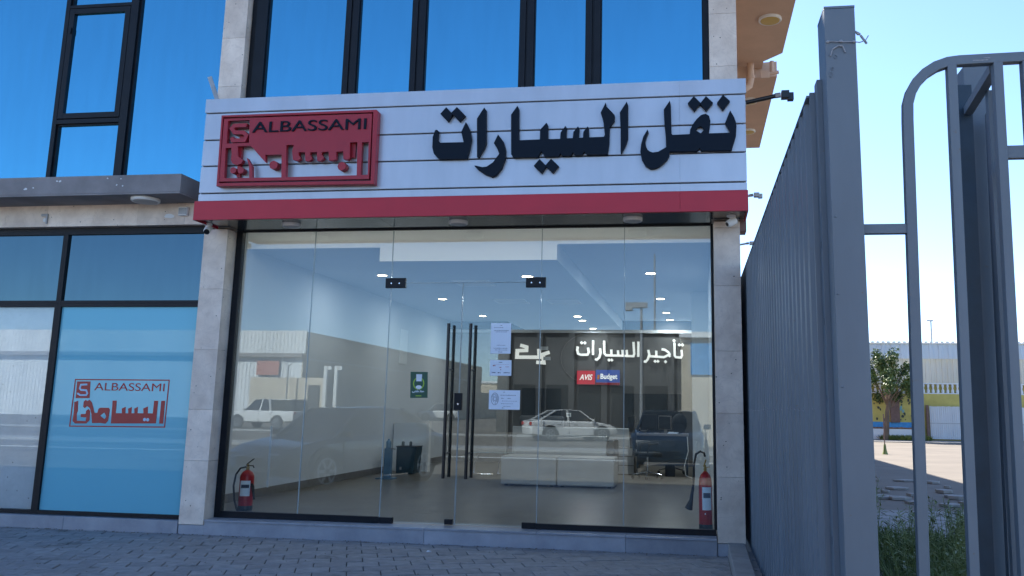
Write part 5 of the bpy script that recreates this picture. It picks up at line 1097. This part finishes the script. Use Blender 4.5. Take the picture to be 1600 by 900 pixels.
# tree
def tree(x, y, H, spread, seed, nl):
    rnd = random.Random(seed)
    t = thing('yard_tree', 'small bushy green tree in front of the yellow wall across the yard', 'tree', (x, y, -0.1))
    tr = MB().tube([(x-0.15, y, -0.1), (x-0.05, y, 0.9), (x+0.02, y, 1.7), (x+0.15, y, 2.4)], [0.20, 0.15, 0.13, 0.10], 9)
    tk = obj('trunk', tr, M['bark'], t, smooth=True)
    tips = []; lm = MB()
    for k in range(16):
        a = 2*pi*k/16*2.3; el = rnd.uniform(0.15, 1.3); L = rnd.uniform(0.75, 1.0)
        e = Vector((x+0.1+cos(a)*cos(el)*spread*L, y+sin(a)*cos(el)*spread*L, 2.5+sin(el)*(H-2.7)*L-0.5*(1-sin(el))))
        s_ = Vector((x+0.08, y, rnd.uniform(1.7, 2.4))); md = s_.lerp(e, 0.5)+Vector((0, 0, 0.15))
        lm.tube([s_, md, e], 0.045, 5, r2=0.012); tips += [e, md.lerp(e, 0.5), md.lerp(e, 0.75)]
    obj('limb', lm, M['bark'], t)
    cr = MB()
    for tp in tips:
        cr_ = rnd.uniform(0.28, 0.5)
        for q in range(nl):
            d = Vector((rnd.gauss(0, 1), rnd.gauss(0, 1), rnd.gauss(0, 1))).normalized()*cr_*rnd.random()**0.5
            p = tp+d; s2 = rnd.uniform(0.07, 0.13)
            u_ = Vector((rnd.gauss(0, 1), rnd.gauss(0, 1), rnd.gauss(0, 0.6))).normalized(); v_ = u_.cross(Vector((rnd.gauss(0, 1), rnd.gauss(0, 1), rnd.gauss(0, 1)))).normalized()
            cr.add([p-u_*s2, p-v_*s2*0.45, p+u_*s2, p+v_*s2*0.45], [(0, 1, 2, 3)])
    obj('crown', cr, M['leaf'], t)
tree(11.5, 47.6, 5.6, 2.0, 5, 110)
mb = MB()
for k in range(2600):
    x = random.uniform(11.2, 14.0); y = random.uniform(47.4, 48.8); a = random.uniform(0, 2*pi)
    blade(mb, (x, y, -0.1), (cos(a)*0.5, sin(a)*0.5, random.uniform(0.5, 1.5)), random.uniform(0.15, 0.5), 0.05, 0.05)
tag(obj('verge_grass', mb, leafmat('verge_leaf', (0.22, 0.24, 0.05), (0.09, 0.12, 0.03))), 'strip of bright green grass at the foot of the yellow wall', 'grass', kind='stuff')
struct('verge_pavement', MB().box(0, 40, 44.5, 48.7, -0.098, -0.05), M['slab'])

gr = MB()
for k in range(420):
    x = random.uniform(-9, 0.3); y = -abs(random.gauss(0, 0.05))-0.006 if k % 3 else random.uniform(-2.5, -0.1); q = random.uniform(0.003, 0.009)
    gr.add([(x-q, y-q, 0.003), (x+q, y-q*0.7, 0.003), (x+q*0.6, y+q, 0.003), (x-q*0.8, y+q*0.7, 0.003), (x, y, 0.003+q)], [(0, 1, 4), (1, 2, 4), (2, 3, 4), (3, 0, 4)])
tag(obj('grit', gr, M['lot']), 'fine pale grit and dust crumbs along the foot of the step', 'grit', kind='stuff')

# ================================================================== the street across the way (seen in the glass)
struct('road_strip', MB().box(-200, 200, -23.5, -21.5, -0.029, 0.05).box(-200, 200, -38, -37.4, -0.029, 0.06), M['kerb'])
struct('road_line', MB().box(-120, 120, -17.2, -17.0, -0.029, -0.022), M['white_wall'])
A = thing('white_warehouse', 'tall white corrugated warehouse across the street, mirrored in the left glass', 'warehouse', (-60, -75, 0))
obj('hall', MB().box(-130, -39.6, -150, -74.8, -0.1, 8.8), M['corr_white'], A)
def corrN(x0, x1, y, z0, z1, pitch, dep, par, m, name):
    pr = []; x = x0
    while x < x1:
        pr += [(x, y), (x+pitch*0.45, y), (x+pitch*0.55, y+dep), (x+pitch*0.9, y+dep)]; x += pitch
    n = len(pr); vs = [(a, b, z0) for a, b in pr]+[(a, b, z1) for a, b in pr]
    return obj(name, MB().add(vs, [(i, i+1, i+1+n, i+n) for i in range(n-1)]), m, par)
corrN(-130, -39.4, -74.5, 6.6, 8.9, 0.4, 0.03, A, M['corr_white'], 'upper_sheet')
corrN(-130, -39.7, -74.7, 0, 6.2, 0.4, 0.03, A, M['corr_white'], 'lower_sheet')
obj('eaves_shadow_band', MB().box(-130, -39.5, -74.6, -74.2, 6.2, 6.6), M['render_grey'], A)  # grey of this band carries the canopy's shadow line on the wall
obj('side_wall', MB().box(-39.59, -39.4, -150, -74.6, 6.2, 8.85).box(-39.59, -39.5, -150, -74.6, 0, 6.0), M['wall_beige'], A)
one('red_panel', MB().box(-44.4, -42.0, -74.55, -74.45, 4.4, 5.8), M['sheet_red'], 'faded red sign panel on the white warehouse across the street', 'sign')
W2 = thing('street_wall', 'beige block wall standing before the white warehouse across the street', 'wall', (-33, -60, 0))
obj('wall', MB().box(-37.2, -30.8, -60.2, -59.8, -0.1, 3.7).box(-30.8, -30.4, -130, -59.8, -0.1, 3.6), M['wall_beige'], W2)
obj('gate_leaf', MB().box(-32.0, -31.0, -59.79, -59.7, 0, 3.1), M['far_dark'], W2)
for x in (-29.9, -29.0): one('white_gate_pier', MB().box(x, x+0.25, -58.2, -57.9, -0.1, 4.6).box(x, x+0.6, -58.15, -57.95, 4.3, 4.6), M['car_white'], 'left white gate pier across the street' if x < -29.5 else 'right white gate pier across the street', 'gate pier', 'white gate piers across the street')
L2 = thing('low_building', 'long low shaded building past the warehouse across the street', 'building', (-35, -165, 0))
obj('wall', MB().box(-42, 30, -170, -155, -0.1, 6.0), M['wall_beige'], L2); obj('parapet', MB().box(-42.2, 30.2, -170.2, -154.8, 6.0, 6.4), M['corr_white'], L2)
D = thing('showroom_building', 'dark clad showroom building across the street with a pale frame at its end', 'building', (-6, -46, 0))
obj('wall', MB().box(-12.8, -0.6, -62, -46.0, -0.1, 6.4), M['far_dark'], D)
obj('cornice', MB().box(-12.9, -0.55, -62, -45.7, 6.35, 6.5), M['far_dark'], D)
for x in (-12.3, -10.2, -8.1, -6.0, -3.9, -1.8): obj('column', MB().box(x, x+0.35, -45.99, -45.7, -0.1, 6.3), M['far_dark'], D)
for x in (-11.7, -9.6, -7.5, -5.4, -3.3): obj('shop_window', MB().box(x, x+1.4, -45.99, -45.93, 0.2, 3.0), M['car_glass'], D)
E2 = thing('framed_building', 'beige framed building with a blue panel at the right end across the street', 'building', (3, -30, 0))
obj('wall', MB().box(-0.72, 12, -38, -30.0, -0.1, 4.9), M['wall_beige'], E2)
obj('blue_panel', MB().box(-0.3, 0.72, -29.99, -29.9, 3.1, 4.5), M['blue_paint'], E2)
obj('cornice', MB().box(-0.8, 12.1, -38, -29.7, 4.75, 5.0), M['white_wall'], E2)
def lamp_post(x, y, H, kind, l):
    t = thing('street_lamp', l, 'street lamp', (x, y, 0), 'lamp posts across the street')
    obj('pole', MB().tube([(x, y, -0.1), (x, y, H)], 0.12 if kind else 0.07, 10, r2=0.07 if kind else 0.05), M['galv'], t, smooth=True)
    if kind == 0: obj('arm', MB().tube([(x, y, H), (x-0.5, y, H+0.4), (x-0.5, y, H+0.9)], 0.05, 8).tube([(x, y, H), (x+0.5, y, H+0.4), (x+0.5, y, H+0.9)], 0.05, 8), M['galv'], t)
    elif kind == 1: obj('lamp_head', MB().box(x-0.9, x+0.35, y-0.2, y+0.2, H-0.1, H+0.2).box(x-0.9, x-0.5, y-0.3, y+0.3, H-0.25, H-0.05), M['galv'], t)
lamp_post(-33.5, -59, 4.6, 0, 'forked lamp post in front of the white warehouse across the street')
lamp_post(-3.1, -39.5, 7.3, 1, 'thick post with a floodlight head before the dark showroom')
lamp_post(-3.6, -66, 15, 2, 'tall thin mast behind the dark showroom')

# ------------------------------------------------------------------ cars
def car(name, label, cat, x, y, rz, L, W, H, paint, kind='sedan', zg=-0.03):
    """x forward; profile stations give hood, belt and boot heights"""
    t = thing(name, label, cat, (0, 0, 0)); h = L/2
    hw = W/2
    if kind == 'sedan': st = [(-1.0, .50, .62, .80), (-.97, .28, .90, .90), (-.80, .22, .98, .96), (-.45, .20, .95, 1), (0, .20, .93, 1), (.35, .20, .92, .99), (.55, .20, .88, .98), (.80, .22, .78, .94), (.95, .26, .66, .84), (1.0, .34, .52, .74)]; cab = (-.80, -.42, .12, .46)
    elif kind == 'suv': st = [(-1.0, .40, .95, .86), (-.96, .32, 1.05, .93), (-.7, .26, 1.08, .98), (0, .26, 1.07, 1), (.40, .26, 1.05, 1), (.55, .26, 1.02, .98), (.85, .30, .95, .94), (.97, .34, .82, .86), (1.0, .40, .65, .80)]; cab = (-.96, -.84, .18, .46)
    else: st = [(-1.0, .50, 1.02, .90), (-.97, .42, 1.08, .95), (-.5, .34, 1.08, .98), (0, .34, 1.08, 1), (.38, .34, 1.08, 1), (.55, .34, 1.06, .98), (.82, .38, 1.0, .95), (.96, .42, .86, .87), (1.0, .46, .66, .80)]; cab = (-.30, -.22, .22, .50)
    vs = []; fs = []; R = 10
    for (fx, zb, zt, fw) in st:
        w_ = hw*fw; zm = zb+(zt-zb)*0.55
        ring_ = [(w_*0.80, zb), (w_*0.96, zb+0.06), (w_, zm), (w_*0.975, zt-0.08), (w_*0.88, zt-0.01)]
        for a, b in ring_: vs.append((fx*h, a, b))
        for a, b in ring_[::-1]: vs.append((fx*h, -a, b+(0.012 if b > zt-0.05 else 0)))
    n = len(st)
    for i in range(n-1):
        for k in range(R):
            q = (k+1) % R; fs.append((i*R+k, i*R+q, (i+1)*R+q, (i+1)*R+k))
    fs += [tuple(range(R)), tuple((n-1)*R+k for k in range(R))]
    body = obj('body', MB().add(vs, fs), paint, t, smooth=True, bevel=0.0)
    def belt(fx):
        for a, b in zip(st[:-1], st[1:]):
            if a[0] <= fx <= b[0]: return a[2]+(b[2]-a[2])*(fx-a[0])/(b[0]-a[0])
        return st[-1][2]
    c0, c1, c2, c3 = cab; bw, rw = hw*0.86, hw*0.66
    g_ = [(c0*h, bw*0.92, belt(c0)-0.03), (c1*h, rw*0.98, H-0.04), ((c1*0.6+c2*0.4)*h, rw, H), (c2*h, rw*0.97, H-0.035), (c3*h, bw*0.95, belt(c3)-0.03)]
    # glasshouse between belt line and roof
    vs = []; fs = []
    low = [(p[0], bw if 0 < k < 4 else p[1], belt(p[0]/h)-0.03) for k, p in enumerate(g_)]
    for k, (p, q) in enumerate(zip(g_, low)): vs += [(p[0], p[1], p[2]), (p[0], -p[1], p[2]), (q[0], q[1], q[2]-0.001), (q[0], -q[1], q[2]-0.001)]
    for k in range(4):
        a = k*4; b = a+4; fs += [(a, b, b+1, a+1), (a, a+2, b+2, b), (a+1, b+1, b+3, a+3), (a+2, a+3, b+3, b+2)]
    obj('windows', MB().add(vs, fs), M['car_glass'], t)
    ro = MB(); e = 0.008
    rp = g_[1:4]; vs = []
    for p in rp: vs += [(p[0], p[1]+0.01, p[2]-0.03), (p[0], p[1]-0.06, p[2]+0.018), (p[0], -p[1]+0.06, p[2]+0.018), (p[0], -p[1]-0.01, p[2]-0.03)]
    fs = []
    for k in range(2):
        for i in range(4): fs.append((k*4+i, k*4+(i+1) % 4, k*4+4+(i+1) % 4, k*4+4+i))
    fs += [(0, 1, 2, 3), (8, 9, 10, 11)]
    obj('roof', MB().add(vs, fs), paint, t, smooth=True)
    pl = MB()
    for s_ in (-1, 1):
        pl.bar((c3*h, s_*bw*0.95, belt(c3)-0.02), (c2*h, s_*rw, H-0.02), 0.06, 0.05)
        pl.bar((c0*h, s_*bw*0.93, belt(c0)-0.02), (c1*h, s_*rw, H-0.03), 0.12, 0.05)
        mx_ = (c1+c2)/2*h; pl.bar((mx_, s_*(bw+0.004), belt(mx_/h)-0.03), (mx_-0.05, s_*(rw+0.012), H-0.02), 0.09, 0.03)
    obj('pillar', pl, paint, t)
    wr = 0.33 if kind == 'sedan' else 0.38; wz = zg+wr
    wx = (0.60, -0.58) if kind != 'pickup' else (0.62, -0.56)
    for fx in wx:
        for s_ in (-1, 1):
            cx, cy = fx*h, s_*(hw-0.10)
            obj('wheel_arch', MB().lathe([(wr+0.07, 0), (wr+0.07, s_*0.06)], (cx, s_*(hw-0.052), wz+0.03), 22, 'y'), M['rubber'], t)
            wh = obj('wheel', MB().lathe([(wr*0.7, -0.10), (wr*0.96, -0.10), (wr, -0.07), (wr, 0.07), (wr*0.96, 0.10), (wr*0.7, 0.10)], (cx, cy+s_*0.025, wz), 24, 'y'), M['tyre'], t, smooth=True)
            rm = MB().lathe([(wr*0.69, 0), (wr*0.69, s_*0.006)], (cx, cy+s_*0.118, wz), 24, 'y').lathe([(wr*0.15, 0), (wr*0.15, s_*0.03)], (cx, cy+s_*0.118, wz), 12, 'y')
            obj('rim', rm, M['tyre'], wh)
            sp = MB()
            for k in range(6):
                a = 2*pi*k/6; sp.bar((cx+wr*0.1*cos(a), cy+s_*0.132, wz+wr*0.1*sin(a)), (cx+wr*0.66*cos(a), cy+s_*0.130, wz+wr*0.66*sin(a)), 0.05, 0.014, up=(0, 1, 0))
            sp.stroke(arc(cx, wz, wr*0.67, wr*0.67, 0, 360, 24), 0.03, cy+s_*0.125, cy+s_*0.14)
            obj('spokes', sp, M['alloy'], wh)
    for s_ in (-1, 1):
        fz = st[-2][2]; obj('headlight', MB().box(h*0.90, h*0.965, s_*hw*0.55-0.14, s_*hw*0.55+0.14, fz-0.13, fz-0.01), M['head_clear'], t, bevel=0.02)
        rz_ = st[1][2]; obj('tail_light', MB().box(-h*1.003, -h*0.93, s_*hw*0.70-0.12, s_*hw*0.70+0.12, rz_-0.2, rz_-0.04), M['tail_red'], t, bevel=0.02)
        obj('wing_mirror', MB().box(c3*h-0.22, c3*h-0.12, s_*(hw+0.02)-0.09, s_*(hw+0.02)+0.09, belt(c3)+0.02, belt(c3)+0.14), paint, t, bevel=0.02)
        obj('door_handle', MB().box(-0.1, 0.08, s_*(hw*0.985)-0.012, s_*(hw*0.985)+0.012, belt(0)-0.2, belt(0)-0.17).box(-0.95, -0.77, s_*(hw*0.985)-0.012, s_*(hw*0.985)+0.012, belt(-.4)-0.2, belt(-.4)-0.17), M['chrome'], t)
    for s_ in (-1, 1):
        sm = MB()
        for fx in (c3*h-0.12, (c1+c2)/2*h-0.02, (c0*h*0.7+wx[1]*h*0.3)): sm.box(fx-0.006, fx+0.006, s_*(hw*0.986)-0.012, s_*(hw*0.986)+0.012, 0.34, belt(fx/h)-0.07)
        obj('door_seam', sm, M['rubber'], t)
        obj('sill_trim', MB().box(wx[1]*h+wr+0.1, wx[0]*h-wr-0.1, s_*(hw*0.93)-0.02, s_*(hw*0.93)+0.02, st[3][1]-0.02, st[3][1]+0.07), M['rubber'], t)
    obj('number_plate', MB().box(-h*1.006, -h*0.99, -0.24, 0.24, 0.62, 0.73), M['cam_white'], t)
    obj('wiper', MB().bar((c3*h+0.02, 0.5, belt(c3)+0.02), (c2*0.3*h+c3*0.7*h, -0.1, belt(c3)+0.2), 0.015, 0.01), M['rubber'], t)
    obj('grille', MB().box(h*0.975, h*1.004, -hw*0.35, hw*0.35, 0.42, 0.58), M['black_steel'], t, bevel=0.01)
    if kind == 'pickup':
        obj('bed_cover', MB().prism([(-0.97*h, 1.07), (-0.90*h, H-0.06), (-0.36*h, H-0.02), (-0.33*h, 1.07)], -hw*0.80, hw*0.80), M['car_glass'], t, bevel=0.04)
        obj('bed_roof', MB().box(-0.91*h, -0.34*h, -hw*0.78, hw*0.78, H-0.045, H+0.01), paint, t, bevel=0.02)
    t.location = (x, y, 0); t.rotation_euler = (0, 0, rz); return t
# real positions: the mirror plane of the glass is y = 0.25
car('pickup_truck', 'white pickup truck with a dark bed cover parked across the street', 'pickup truck', -27.2, -43.6, pi-0.25*-1, 5.3, 1.85, 1.80, M['car_white'], 'pickup')
car('parked_sedan', 'blue grey sedan parked nose in towards the shop, left of the viewer', 'car', -6.95, -6.7, radians(111), 4.7, 1.85, 1.46, M['car_grey'], 'sedan', 0.0)
car('parked_car', 'dark blue car parked directly behind the viewer', 'car', -0.72, -12.9, radians(90), 4.5, 1.85, 1.50, M['car_dark'], 'suv')
car('white_sedan', 'white sedan with red tail lamp standing before the dark showroom', 'car', -6.2, -33.2, radians(-28), 4.5, 1.8, 1.45, M['car_white'], 'sedan')
car('white_suv', 'small far white off-road car beside the long wall across the street', 'car', -28.5, -86, pi-0.3, 4.6, 1.9, 1.85, M['car_white'], 'suv')
